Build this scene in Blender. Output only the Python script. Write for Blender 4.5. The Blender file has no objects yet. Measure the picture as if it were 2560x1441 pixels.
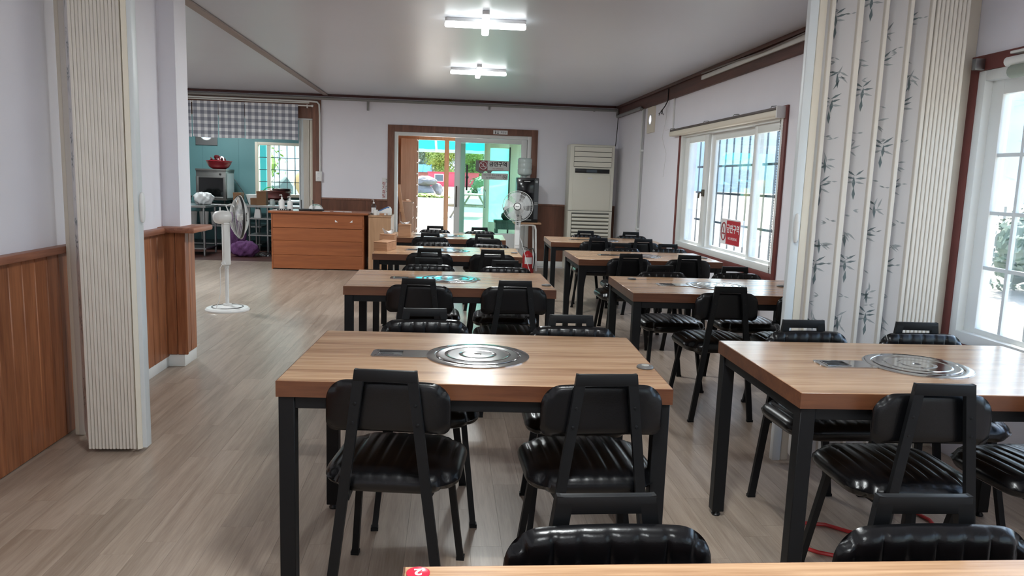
import bpy, bmesh, math, random
from mathutils import Vector, Matrix
from math import sin, cos, pi, radians, sqrt

C = bpy.context.scene.collection
SC = bpy.context.scene
RND = random.Random(7)

# ------------------------------------------------------------------ camera
PSI, PITCH, ROLL = radians(5.0), radians(8.221), radians(1.901)
fw0 = Vector((0, cos(PITCH), -sin(PITCH)))
up0 = Vector((0, sin(PITCH), cos(PITCH)))
rt0 = Vector((1, 0, 0))
rt1 = cos(ROLL) * rt0 + sin(ROLL) * up0
up1 = -sin(ROLL) * rt0 + cos(ROLL) * up0
RZ = Matrix.Rotation(-PSI, 3, 'Z')
rt1, up1, fw0 = RZ @ rt1, RZ @ up1, RZ @ fw0
cd = bpy.data.cameras.new('camera')
cam = bpy.data.objects.new('camera', cd)
C.objects.link(cam)
cam.matrix_world = Matrix(((rt1.x, up1.x, -fw0.x, 0), (rt1.y, up1.y, -fw0.y, 0), (rt1.z, up1.z, -fw0.z, 1.346), (0, 0, 0, 1)))
cd.sensor_width = 36.0
cd.lens = 1874.9 / 2560 * 36.0
cd.clip_start, cd.clip_end = 0.05, 2000
SC.camera = cam

# ------------------------------------------------------------------ world, sun, exposure
SC.view_settings.view_transform = 'Standard'
SC.view_settings.look = 'None'
SC.view_settings.gamma = 1.0
SC.view_settings.use_curve_mapping = False
SC.view_settings.exposure = 1.0
SC.cycles.use_denoising = True
SC.cycles.max_bounces = 10
SC.cycles.diffuse_bounces = 6
SC.cycles.sample_clamp_indirect = 8.0
W = bpy.data.worlds.new('world')
SC.world = W
W.use_nodes = True
wn = W.node_tree
wn.nodes.clear()
wo = wn.nodes.new('ShaderNodeOutputWorld')
wb = wn.nodes.new('ShaderNodeBackground')
ws = wn.nodes.new('ShaderNodeTexSky')
ws.sky_type = 'NISHITA'
ws.sun_disc = False
ws.sun_elevation = radians(55)
ws.sun_rotation = radians(20)
ws.air_density = 1.2
ws.dust_density = 2.5
wb.inputs['Strength'].default_value = 0.62
wn.links.new(ws.outputs[0], wb.inputs[0])
wn.links.new(wb.outputs[0], wo.inputs[0])
sd = bpy.data.lights.new('sun', 'SUN')
sd.energy = 7.5
sd.angle = radians(0.6)
sd.color = (1.0, 0.95, 0.88)
sun = bpy.data.objects.new('sun', sd)
C.objects.link(sun)
sun.rotation_euler = Vector((0.25, 0.62, 1.05)).to_track_quat('Z', 'Y').to_euler()
LAMP = 3.2          # radiance of the cross lamps' diffusers
LAMP_W = 10.3         # watts of each tube's downward light

# ------------------------------------------------------------------ materials
def s2l(c):
    c = c / 255.0
    return c / 12.92 if c <= 0.04045 else ((c + 0.055) / 1.055) ** 2.4
def rgb(r, g, b):
    return (s2l(r), s2l(g), s2l(b), 1.0)

MATS = {}
def mat(name, col, rough=0.5, metal=0.0, spec=0.5, coat=0.0, noise=None, bump=0.0, bscale=200.0, emit=None):
    """principled material; noise=(scale, amount) varies the value a little"""
    if name in MATS:
        return MATS[name]
    m = bpy.data.materials.new(name)
    m.use_nodes = True
    nt = m.node_tree
    p = nt.nodes['Principled BSDF']
    p.inputs['Base Color'].default_value = col if len(col) == 4 else (*col, 1)
    p.inputs['Roughness'].default_value = rough
    p.inputs['Metallic'].default_value = metal
    p.inputs['Specular IOR Level'].default_value = spec
    p.inputs['Coat Weight'].default_value = coat
    tc = nt.nodes.new('ShaderNodeTexCoord')
    if noise:
        n = nt.nodes.new('ShaderNodeTexNoise')
        n.inputs['Scale'].default_value = noise[0]
        n.inputs['Detail'].default_value = 6
        r = nt.nodes.new('ShaderNodeMapRange')
        r.inputs['From Min'].default_value, r.inputs['From Max'].default_value = 0.25, 0.75
        r.inputs['To Min'].default_value, r.inputs['To Max'].default_value = 1 - noise[1], 1 + noise[1]
        hs = nt.nodes.new('ShaderNodeHueSaturation')
        hs.inputs['Color'].default_value = col if len(col) == 4 else (*col, 1)
        nt.links.new(tc.outputs['Object'], n.inputs['Vector'])
        nt.links.new(n.outputs[0], r.inputs['Value'])
        nt.links.new(r.outputs[0], hs.inputs['Value'])
        nt.links.new(hs.outputs[0], p.inputs['Base Color'])
    if bump:
        n2 = nt.nodes.new('ShaderNodeTexNoise')
        n2.inputs['Scale'].default_value = bscale
        n2.inputs['Detail'].default_value = 4
        b = nt.nodes.new('ShaderNodeBump')
        b.inputs['Strength'].default_value = bump
        b.inputs['Distance'].default_value = 0.002
        nt.links.new(tc.outputs['Object'], n2.inputs['Vector'])
        nt.links.new(n2.outputs[0], b.inputs['Height'])
        nt.links.new(b.outputs[0], p.inputs['Normal'])
    if emit:
        p.inputs['Emission Color'].default_value = (*emit[0], 1)
        p.inputs['Emission Strength'].default_value = emit[1]
    MATS[name] = m
    return m

def wood(name, c1, c2, axis='z', scale=14.0, stretch=0.06, rough=0.45, knots=False, tone=0.12, island=False, knot_col=None, spec=0.5, world=False, warp=2.5):
    """streaky wood: noise stretched along one axis, varied per object (or per loose piece)"""
    if name in MATS:
        return MATS[name]
    m = bpy.data.materials.new(name)
    m.use_nodes = True
    nt = m.node_tree
    L = nt.links.new
    p = nt.nodes['Principled BSDF']
    p.inputs['Roughness'].default_value = rough
    p.inputs['Specular IOR Level'].default_value = spec
    tc = nt.nodes.new('ShaderNodeTexCoord')
    geo = nt.nodes.new('ShaderNodeNewGeometry')
    oi = nt.nodes.new('ShaderNodeObjectInfo')
    rnd = geo.outputs['Random Per Island'] if island else oi.outputs['Random']
    off = nt.nodes.new('ShaderNodeVectorMath'); off.operation = 'SCALE'
    off.inputs[0].default_value = (37.0, 91.0, 53.0)
    L(rnd, off.inputs['Scale'])
    ad = nt.nodes.new('ShaderNodeVectorMath'); ad.operation = 'ADD'
    L(geo.outputs['Position'] if world else tc.outputs['Object'], ad.inputs[0])
    L(off.outputs[0], ad.inputs[1])
    mp = nt.nodes.new('ShaderNodeMapping')
    sc = {'x': (stretch, 1, 1), 'y': (1, stretch, 1), 'z': (1, 1, stretch)}[axis]
    mp.inputs['Scale'].default_value = sc
    L(ad.outputs[0], mp.inputs['Vector'])
    n = nt.nodes.new('ShaderNodeTexNoise')
    n.inputs['Scale'].default_value = scale
    n.inputs['Detail'].default_value = 8
    n.inputs['Roughness'].default_value = 0.6
    n.inputs['Distortion'].default_value = warp * 0.3
    L(mp.outputs[0], n.inputs['Vector'])
    nf = nt.nodes.new('ShaderNodeTexNoise')
    nf.inputs['Scale'].default_value = scale * 9
    nf.inputs['Detail'].default_value = 3
    L(mp.outputs[0], nf.inputs['Vector'])
    mx = nt.nodes.new('ShaderNodeMix'); mx.data_type = 'FLOAT'
    mx.inputs[0].default_value = 0.3
    L(n.outputs[0], mx.inputs[2]); L(nf.outputs[0], mx.inputs[3])
    cr = nt.nodes.new('ShaderNodeValToRGB')
    cr.color_ramp.elements[0].position, cr.color_ramp.elements[0].color = 0.36, c1
    cr.color_ramp.elements[1].position, cr.color_ramp.elements[1].color = 0.62, c2
    L(mx.outputs[0], cr.inputs[0])
    hs = nt.nodes.new('ShaderNodeHueSaturation')
    r = nt.nodes.new('ShaderNodeMapRange')
    r.inputs['To Min'].default_value, r.inputs['To Max'].default_value = 1 - tone, 1 + tone
    L(rnd, r.inputs['Value']); L(r.outputs[0], hs.inputs['Value'])
    src = cr.outputs[0]
    if knots:
        v = nt.nodes.new('ShaderNodeTexVoronoi')
        v.inputs['Scale'].default_value = 5.0
        mk = nt.nodes.new('ShaderNodeMapping')
        mk.inputs['Scale'].default_value = {'x': (.35, 1, 1), 'y': (1, .35, 1), 'z': (1, 1, .35)}[axis]
        L(ad.outputs[0], mk.inputs['Vector']); L(mk.outputs[0], v.inputs['Vector'])
        kr = nt.nodes.new('ShaderNodeValToRGB')
        kr.color_ramp.elements[0].position, kr.color_ramp.elements[0].color = 0.03, (1, 1, 1, 1)
        kr.color_ramp.elements[1].position, kr.color_ramp.elements[1].color = 0.085, (0, 0, 0, 1)
        L(v.outputs['Distance'], kr.inputs[0])
        km = nt.nodes.new('ShaderNodeMix'); km.data_type = 'RGBA'
        km.inputs[7].default_value = knot_col or rgb(70, 35, 18)
        L(kr.outputs[0], km.inputs[0]); L(src, km.inputs[6])
        src = km.outputs[2]
    L(src, hs.inputs['Color'])
    L(hs.outputs[0], p.inputs['Base Color'])
    b = nt.nodes.new('ShaderNodeBump')
    b.inputs['Strength'].default_value = 0.08
    b.inputs['Distance'].default_value = 0.001
    L(nf.outputs[0], b.inputs['Height']); L(b.outputs[0], p.inputs['Normal'])
    MATS[name] = m
    return m

def glass(name, tint=(1, 1, 1), refl=0.6, rough=0.0):
    """thin pane: see-through with a Fresnel reflection on top"""
    if name in MATS:
        return MATS[name]
    m = bpy.data.materials.new(name)
    m.use_nodes = True
    nt = m.node_tree
    nt.nodes.clear()
    o = nt.nodes.new('ShaderNodeOutputMaterial')
    t = nt.nodes.new('ShaderNodeBsdfTransparent'); t.inputs[0].default_value = (*tint, 1)
    g = nt.nodes.new('ShaderNodeBsdfGlossy'); g.inputs['Roughness'].default_value = rough
    f = nt.nodes.new('ShaderNodeFresnel'); f.inputs['IOR'].default_value = 1.45
    k = nt.nodes.new('ShaderNodeMath'); k.operation = 'MULTIPLY'; k.inputs[1].default_value = refl
    mx = nt.nodes.new('ShaderNodeMixShader')
    nt.links.new(f.outputs[0], k.inputs[0]); nt.links.new(k.outputs[0], mx.inputs[0])
    nt.links.new(t.outputs[0], mx.inputs[1]); nt.links.new(g.outputs[0], mx.inputs[2])
    nt.links.new(mx.outputs[0], o.inputs[0])
    MATS[name] = m
    return m

def gingham(name):
    m = bpy.data.materials.new(name)
    m.use_nodes = True
    nt = m.node_tree
    L = nt.links.new
    p = nt.nodes['Principled BSDF']
    p.inputs['Roughness'].default_value = 0.85
    geo = nt.nodes.new('ShaderNodeNewGeometry')
    sp = nt.nodes.new('ShaderNodeSeparateXYZ')
    L(geo.outputs['Position'], sp.inputs[0])
    bands = []
    for ax, ph in (('X', 0.0), ('Z', 0.02)):
        a = nt.nodes.new('ShaderNodeMath'); a.operation = 'ADD'; a.inputs[1].default_value = 20.0 + ph
        b = nt.nodes.new('ShaderNodeMath'); b.operation = 'MODULO'; b.inputs[1].default_value = 0.0975
        c = nt.nodes.new('ShaderNodeMath'); c.operation = 'GREATER_THAN'; c.inputs[1].default_value = 0.046
        L(sp.outputs[ax], a.inputs[0]); L(a.outputs[0], b.inputs[0]); L(b.outputs[0], c.inputs[0])
        bands.append(c)
    s = nt.nodes.new('ShaderNodeMath'); s.operation = 'ADD'
    L(bands[0].outputs[0], s.inputs[0]); L(bands[1].outputs[0], s.inputs[1])
    h = nt.nodes.new('ShaderNodeMath'); h.operation = 'MULTIPLY'; h.inputs[1].default_value = 0.5
    L(s.outputs[0], h.inputs[0])
    cr = nt.nodes.new('ShaderNodeValToRGB')
    cr.color_ramp.interpolation = 'CONSTANT'
    cr.color_ramp.elements[0].position, cr.color_ramp.elements[0].color = 0.0, rgb(240, 243, 246)
    cr.color_ramp.elements[1].position, cr.color_ramp.elements[1].color = 0.4, rgb(180, 184, 194)
    e = cr.color_ramp.elements.new(0.9); e.color = rgb(132, 137, 150)
    L(h.outputs[0], cr.inputs[0]); L(cr.outputs[0], p.inputs['Base Color'])
    return m

# ------------------------------------------------------------------ mesh helpers
class MB:
    def __init__(self):
        self.v, self.f = [], []
    def add(self, vs, fs):
        o = len(self.v)
        self.v += [tuple(q) for q in vs]
        self.f += [tuple(i + o for i in q) for q in fs]
        return self
    def box(self, x0, y0, z0, x1, y1, z1):
        x0, x1 = min(x0, x1), max(x0, x1); y0, y1 = min(y0, y1), max(y0, y1); z0, z1 = min(z0, z1), max(z0, z1)
        vs = [(x0, y0, z0), (x1, y0, z0), (x1, y1, z0), (x0, y1, z0), (x0, y0, z1), (x1, y0, z1), (x1, y1, z1), (x0, y1, z1)]
        return self.add(vs, [(0, 3, 2, 1), (4, 5, 6, 7), (0, 1, 5, 4), (1, 2, 6, 5), (2, 3, 7, 6), (3, 0, 4, 7)])
    def bar(self, p, q, w, h, side=(1, 0, 0), w2=None, h2=None):
        """tapered rectangular bar from p to q; w along side, h across"""
        p, q = Vector(p), Vector(q)
        d = (q - p).normalized()
        s = Vector(side); s = (s - s.dot(d) * d).normalized()
        u = d.cross(s)
        w2, h2 = w2 or w, h2 or h
        vs = []
        for c, a, b in ((p, w, h), (q, w2, h2)):
            for i, j in ((-1, -1), (1, -1), (1, 1), (-1, 1)):
                vs.append(c + s * (a / 2 * i) + u * (b / 2 * j))
        return self.add(vs, [(3, 2, 1, 0), (4, 5, 6, 7), (0, 1, 5, 4), (1, 2, 6, 5), (2, 3, 7, 6), (3, 0, 4, 7)])
    def tube(self, pts, r, n=8, closed=False, r2=None):
        pts = [Vector(q) for q in pts]
        k = len(pts)
        rings = []
        ref = None
        for i, c in enumerate(pts):
            if closed:
                d = pts[(i + 1) % k] - pts[i - 1]
            else:
                d = pts[min(i + 1, k - 1)] - pts[max(i - 1, 0)]
            d.normalize()
            if ref is None:
                ref = Vector((0, 0, 1)) if abs(d.z) < 0.9 else Vector((1, 0, 0))
            a = (ref - ref.dot(d) * d).normalized()
            ref = a
            b = d.cross(a)
            rr = r if r2 is None else r + (r2 - r) * i / max(1, k - 1)
            rings.append([c + a * (rr * cos(2 * pi * j / n)) + b * (rr * sin(2 * pi * j / n)) for j in range(n)])
        vs = [q for ring in rings for q in ring]
        fs = []
        for i in range(k if closed else k - 1):
            o, o2 = i * n, ((i + 1) % k) * n
            for j in range(n):
                j2 = (j + 1) % n
                fs.append((o + j, o + j2, o2 + j2, o2 + j))
        if not closed:
            fs.append(tuple(range(n - 1, -1, -1)))
            fs.append(tuple((k - 1) * n + j for j in range(n)))
        return self.add(vs, fs)
    def lathe(self, prof, n=24, M=None):
        """profile [(r, z)] turned about z, then moved by matrix M"""
        M = M or Matrix.Identity(4)
        vs, fs, idx = [], [], []
        for r, z in prof:
            if r <= 1e-6:
                idx.append([len(vs)] * n); vs.append(M @ Vector((0, 0, z)))
            else:
                idx.append(list(range(len(vs), len(vs) + n)))
                vs += [M @ Vector((r * cos(2 * pi * j / n), r * sin(2 * pi * j / n), z)) for j in range(n)]
        for a, b in zip(idx[:-1], idx[1:]):
            for j in range(n):
                j2 = (j + 1) % n
                q = [a[j], a[j2], b[j2], b[j]]
                t = []
                for w in q:
                    if w not in t:
                        t.append(w)
                if len(t) > 2:
                    fs.append(tuple(t))
        return self.add(vs, fs)
    def prism(self, poly, h, M=None):
        """polygon in xy (counter-clockwise) pulled up by h"""
        M = M or Matrix.Identity(4)
        n = len(poly)
        vs = [M @ Vector((x, y, 0)) for x, y in poly] + [M @ Vector((x, y, h)) for x, y in poly]
        fs = [tuple(range(n - 1, -1, -1)), tuple(range(n, 2 * n))]
        fs += [(i, (i + 1) % n, n + (i + 1) % n, n + i) for i in range(n)]
        return self.add(vs, fs)
    def grid(self, fn, nu, nv):
        vs = [fn(i / nu, j / nv) for j in range(nv + 1) for i in range(nu + 1)]
        fs = [(j * (nu + 1) + i, j * (nu + 1) + i + 1, (j + 1) * (nu + 1) + i + 1, (j + 1) * (nu + 1) + i) for j in range(nv) for i in range(nu)]
        return self.add(vs, fs)
    def mesh(self, name, m, bevel=0.0, segs=2, ang=40, merge=False):
        me = bpy.data.meshes.new(name)
        me.from_pydata(self.v, [], self.f)
        if bevel or merge:
            bm = bmesh.new(); bm.from_mesh(me)
            if merge:
                bmesh.ops.remove_doubles(bm, verts=bm.verts, dist=1e-5)
            if bevel:
                es = [e for e in bm.edges if len(e.link_faces) == 2 and e.calc_face_angle(0) > radians(35)]
                bmesh.ops.bevel(bm, geom=es, offset=bevel, segments=segs, affect='EDGES', profile=0.5, clamp_overlap=True)
            bm.to_mesh(me); bm.free()
        me.shade_smooth()
        me.set_sharp_from_angle(angle=radians(ang))
        if m:
            me.materials.append(m)
        return me
    def build(self, name, m, parent=None, loc=None, **kw):
        return link(name, self.mesh(name, m, **kw), parent, loc)

def link(name, me, parent=None, loc=None, rot=None):
    o = bpy.data.objects.new(name, me)
    C.objects.link(o)
    if parent:
        o.parent = parent
    if loc:
        o.location = loc
    if rot:
        o.rotation_euler = rot
    return o
def thing(name, label, cat, loc=(0, 0, 0), rz=0.0, group=None):
    o = bpy.data.objects.new(name, None)
    o.empty_display_size = 0.1
    C.objects.link(o)
    o.location = loc; o.rotation_euler = (0, 0, rz)
    return tag(o, label, cat, group)
def tag(o, label, cat, group=None):
    o['label'] = label; o['category'] = cat
    if group:
        o['group'] = group
    return o
def struct(o):
    o['kind'] = 'structure'
    return o
def stuff(o):
    o['kind'] = 'stuff'
    return o
KIDS = {}
def dup(root, loc, rz, label=None, group=None):
    r = root.copy(); C.objects.link(r)
    r.location = loc; r.rotation_euler = (0, 0, rz)
    if label:
        r['label'] = label
    if group:
        r['group'] = group
    for ch in list(root.children):
        c = ch.copy(); C.objects.link(c); c.parent = r
        for g in list(ch.children):
            d = g.copy(); C.objects.link(d); d.parent = c
    return r
def text_mesh(s, size, m, depth=0.0006, bold=0.0, align='CENTER'):
    cu = bpy.data.curves.new('lettering', 'FONT')
    cu.body = s; cu.size = size; cu.extrude = depth / 2; cu.offset = bold
    cu.align_x = align; cu.align_y = 'CENTER'; cu.resolution_u = 3
    o = bpy.data.objects.new('lettering', cu)
    C.objects.link(o)
    dg = bpy.context.evaluated_depsgraph_get()
    me = bpy.data.meshes.new_from_object(o.evaluated_get(dg))
    bpy.data.objects.remove(o); bpy.data.curves.remove(cu)
    me.materials.clear(); me.materials.append(m)
    return me
FACE = (pi / 2, 0, 0)              # lettering that faces -y
FACEX = (pi / 2, 0, -pi / 2)       # lettering that faces -x
def disc(r, n=24, r0=0.0):
    return [(r * cos(2 * pi * i / n), r * sin(2 * pi * i / n)) for i in range(n)]
def rrect(w, h, r, n=5):
    out = []
    for cx, cy, a in ((w / 2 - r, h / 2 - r, 0), (-w / 2 + r, h / 2 - r, 90), (-w / 2 + r, -h / 2 + r, 180), (w / 2 - r, -h / 2 + r, 270)):
        for i in range(n + 1):
            t = radians(a + 90 * i / n)
            out.append((cx + r * cos(t), cy + r * sin(t)))
    return out
def wallbox(mb, axis, p0, p1, u0, u1, z0, z1, holes):
    """wall slab between planes p0,p1 with rectangular holes (u0,u1,z0,z1)"""
    us = sorted({u0, u1, *[h[0] for h in holes], *[h[1] for h in holes]})
    zs = sorted({z0, z1, *[h[2] for h in holes], *[h[3] for h in holes]})
    for a, b in zip(us[:-1], us[1:]):
        run = None
        for c, d in zip(zs[:-1], zs[1:]):
            um, zm = (a + b) / 2, (c + d) / 2
            if any(h[0] < um < h[1] and h[2] < zm < h[3] for h in holes):
                continue
            if axis == 'x':
                mb.box(p0, a, c, p1, b, d)
            else:
                mb.box(a, p0, c, b, p1, d)
    return mb

# palette
M_wall = mat('wallpaper_white', rgb(236, 235, 242), 0.7, noise=(3, 0.015), bump=0.25, bscale=350)
M_ceil = mat('ceiling_board', rgb(210, 214, 224), 0.34, spec=0.5, noise=(1.2, 0.02))
M_white = mat('white_upvc', rgb(226, 228, 226), 0.35)
M_cream = mat('cream_plastic', rgb(222, 214, 198), 0.45)
M_ivory = mat('ivory_fold_edge', rgb(214, 208, 198), 0.4)
M_post = mat('pale_grey_profile', rgb(214, 220, 222), 0.4)
M_gap = mat('shadow_gap', rgb(60, 54, 48), 0.9)
M_redwood = mat('red_brown_trim', rgb(112, 58, 54), 0.5, noise=(8, 0.08))
M_beam = wood('dark_brown_beam', rgb(70, 42, 36), rgb(98, 60, 50), 'y', 10, 0.05, 0.5, tone=0.03)
M_trimw = wood('brown_door_trim', rgb(104, 70, 56), rgb(136, 94, 76), 'z', 12, 0.08, 0.5, tone=0.05, knots=True)
M_pine = wood('red_pine_board', rgb(118, 68, 42), rgb(176, 114, 76), 'z', 9, 0.07, 0.42, knots=True, tone=0.14)
M_cap = wood('pine_cap_rail', rgb(128, 78, 58), rgb(168, 112, 86), 'y', 12, 0.06, 0.45, tone=0.05)
M_wains = wood('brown_wainscot', rgb(88, 54, 38), rgb(118, 74, 54), 'z', 8, 0.08, 0.5, knots=True, tone=0.05)
M_plank = wood('grey_oak_plank', rgb(142, 125, 110), rgb(172, 156, 141), 'y', 20, 0.05, 0.32, tone=0.075, world=True)
M_plankf = wood('grey_oak_plank_far', rgb(142, 125, 110), rgb(172, 156, 141), 'y', 20, 0.05, 0.32, tone=0.075, island=True, world=True)
M_sub = mat('floor_joint', rgb(104, 90, 78), 0.8)
M_lam = wood('table_laminate', rgb(138, 100, 71), rgb(190, 154, 120), 'x', 16, 0.045, 0.22, tone=0.02, world=True)
M_edge = wood('table_edge_band', rgb(80, 45, 28), rgb(108, 67, 43), 'x', 10, 0.08, 0.35, tone=0.03, world=True)  # brown edging, with the shade on the table's sides mixed into the colour
M_black = mat('black_powder_coat', rgb(15, 16, 18), 0.5, spec=0.25)
M_leather = mat('black_leatherette', rgb(9, 9, 11), 0.27, spec=0.38, bump=0.12, bscale=260)
M_hide = mat('black_back_panel', rgb(17, 18, 19), 0.5, spec=0.4, bump=0.2, bscale=420)
M_steel = mat('brushed_steel', rgb(172, 171, 171), 0.11, metal=1.0, noise=(30, 0.05))
M_steel2 = mat('dull_steel', rgb(150, 152, 152), 0.38, metal=1.0)
M_dark = mat('dark_plastic', rgb(22, 23, 25), 0.4)
M_pipe = mat('grey_pipe', rgb(138, 138, 136), 0.45, noise=(6, 0.04))
M_led = mat('led_diffuser', rgb(250, 252, 252), 0.5, emit=((0.93, 1.0, 1.0), LAMP))
M_lampw = mat('lamp_body', rgb(225, 225, 225), 0.4)

# ------------------------------------------------------------------ room shell
XL, XR, YB, ZC = -1.90, 2.61, 11.70, 2.52
YP = 5.42                                      # the left wall ends here and the hall opens
floor = struct(MB().box(-6.2, -3.2, -0.12, XR + 0.2, YB - 0.16, -0.004).build('floor', M_sub))
PW, PL = 0.118, 0.93
near, far = [], []
col = 0
x = -6.15
planks = []
while x < XR:
    o = RND.random() * PL
    y = -3.2 - o
    while y < YB - 0.16:
        y0, y1 = max(y, -3.2), min(y + PL, YB - 0.16)
        x1 = min(x + PW, XR)
        cx, cy = (x + x1) / 2, (y0 + y1) / 2
        if not (cx < XL - 0.02 and cy < YP) and y1 - y0 > 0.02:
            sx = (cx + 0.087 * cy - 0.174 * cy) / max(cy, 0.1)
            vis = cy > 1.6 and -0.62 < (cx - 0.087 * cy) / max(cy, 0.1) < 0.62
            planks.append((0 if vis else 1, cx * cx * 0.3 + cy * cy, x, y0, x1, y1))
        y += PL
    x += PW
planks.sort()
g = 0.0007
pm = {}
rest = MB()
for i, (_, _, x0, y0, x1, y1) in enumerate(planks):
    if i < 300:
        key = (round(x1 - x0, 3), round(y1 - y0, 3))
        if key not in pm:
            pm[key] = MB().box(0, 0, -0.006, x1 - x0 - g, y1 - y0 - g, 0).mesh('plank', M_plank)
        link('plank', pm[key], floor, (x0, y0, 0))
    else:
        rest.box(x0, y0, -0.006, x1 - g, y1 - g, 0)
stuff(rest.build('far_planks', M_plankf, floor))

ceiling = struct(MB().box(-6.2, -3.2, ZC, XR + 0.2, YB + 0.15, ZC + 0.1).build('ceiling', M_ceil))
# right wall with two windows and the vent hole
W1 = (5.80, 8.44, 0.66, 1.93)
W2 = (0.95, 3.62, 0.60, 1.95)
W3 = (-2.6, 0.1, 0.60, 1.95)
wr = MB()
wallbox(wr, 'x', XR, XR + 0.18, -3.2, YB + 0.15, -0.1, ZC + 0.05, [W1, W2, W3, (9.66, 9.90, 2.05, 2.29)])
wall_right = struct(wr.build('wall_right', M_wall))
# left wall
wl = MB().box(XL - 0.12, -3.2, -0.1, XL, YP, ZC)
wall_left = struct(wl.build('wall_left', M_wall))
MB().box(XL - 0.05, 5.20, 0.95, -1.79, YP, ZC - 0.001).build('pillar', M_wall, wall_left)
struct(MB().box(-6.2, YP - 0.12, -0.1, XL - 0.06, YP, ZC).build('wall_hall', M_wall))
struct(MB().box(-6.3, YP - 0.12, -0.1, -6.18, YB + 0.1, ZC).build('wall_far_left', M_wall))
struct(MB().box(-6.3, -3.3, -0.1, XR + 0.2, -3.18, ZC + 0.1).build('wall_front', M_wall))
# back wall with the entrance and the kitchen opening
DOOR = (-0.84, 1.25, 0.0, 2.01)
KIT = (-5.60, -2.06, 0.0, 2.33)
wb_ = MB()
wallbox(wb_, 'y', YB, YB + 0.14, -6.3, XR + 0.18, -0.1, ZC + 0.05, [(DOOR[0], DOOR[1], -0.1, DOOR[3]), (KIT[0], KIT[1], -0.1, KIT[3])])
wall_back = struct(wb_.build('wall_back', M_wall))

# pine boards on the left wall
bm_board = {}
def board(w, h, z0, parent, x, y, face, mtl=M_pine):
    key = (round(w, 3), round(h, 3), z0, face)
    if key not in bm_board:
        b = MB()
        if face == 'x':
            b.box(0, 0.001, z0, 0.014, w - 0.001, z0 + h)
        else:
            b.box(0.001, -0.014, z0, w - 0.001, 0, z0 + h)
        bm_board[key] = b.mesh('board', mtl, bevel=0.004, segs=1)
    return link('board', bm_board[key], parent, (x, y, 0))
y = -1.2
while y < 5.18:
    w = 0.104
    lowz = 0.004 if y < 4.05 else 0.07
    board(w, 0.93 - lowz, lowz, wall_left, XL + 0.001, y, 'x')
    y += w
MB().box(XL, -1.2, 0.92, XL + 0.05, 5.19, 0.957).build('cap_rail', M_cap, wall_left, bevel=0.008)
# pillar cladding (front face towards the room, side face towards the aisle)
for i in range(2):
    board(0.07, 0.84, 0.085, wall_left, -1.896 + 0.07 * i, 5.198, 'y')
for i in range(2):
    board(0.118, 0.84, 0.085, wall_left, -1.789, 5.19 + 0.12 * i, 'x')
MB().box(XL - 0.03, 5.09, 0.925, -1.665, YP + 0.07, 0.962).build('cap_rail', M_cap, wall_left, bevel=0.012)
MB().box(XL - 0.03, 5.196, 0.0, -1.783, YP + 0.02, 0.085).build('plinth', M_white, wall_left, bevel=0.003)
struct(MB().box(XL, 4.08, 0.0, XL + 0.012, 5.196, 0.072).build('baseboard_left', M_white, bevel=0.003))

# back wall: wainscot, rail, baseboard
def wains(x0, x1):
    n = max(1, round((x1 - x0) / 0.3))
    w = (x1 - x0) / n
    for i in range(n):
        MB().box(x0 + w * i + 0.0006, YB - 0.012, 0.09, x0 + w * (i + 1) - 0.0006, YB, 0.96).build('wainscot_panel', M_wains, wall_back)
    MB().box(x0, YB - 0.022, 0.955, x1, YB, 0.985).build('chair_rail', M_trimw, wall_back, bevel=0.004)
wains(-1.93, -0.94)
wains(1.345, 2.6)
struct(MB().box(1.345, YB - 0.014, 0, 2.6, YB, 0.09).build('baseboard_back', M_white, bevel=0.003))
struct(MB().box(-1.93, YB - 0.014, 0, -0.94, YB, 0.09).build('baseboard_back', M_white, bevel=0.003))

# brown beam along the right wall and the narrow trim under the ceiling of the back wall
struct(MB().box(XR - 0.03, 3.75, 2.345, XR, YB, ZC - 0.001).build('trim_1', M_beam, bevel=0.004))
struct(MB().box(XR - 0.055, 3.75, 2.485, XR - 0.03, YB, ZC - 0.001).build('trim_2', M_beam, bevel=0.004))
struct(MB().box(-6.1, YB - 0.02, 2.488, XR - 0.06, YB, ZC - 0.001).build('trim_3', mat('maroon_trim', rgb(84, 46, 44), 0.5), bevel=0.003))
# kitchen opening trim
t4 = MB()
t4.box(KIT[1], YB - 0.02, 0, -1.935, YB + 0.14, 2.43).box(KIT[0] - 0.12, YB - 0.02, KIT[3], KIT[1], YB + 0.14, 2.43)
struct(t4.build('trim_4', M_trimw))
# door trim
t5 = MB()
t5.box(-0.94, YB - 0.025, 0, -0.84, YB, 2.11).box(1.25, YB - 0.025, 0, 1.345, YB, 2.11).box(-0.84, YB - 0.025, 2.01, 1.25, YB, 2.11)
struct(t5.build('trim_5', M_trimw, bevel=0.003))
# ceiling batten between dining room and hall
struct(MB().box(-1.90, YP, ZC - 0.022, -1.825, YB - 0.02, ZC - 0.001).build('trim_6', mat('grey_batten', rgb(150, 138, 134), 0.5), bevel=0.008))

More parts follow.
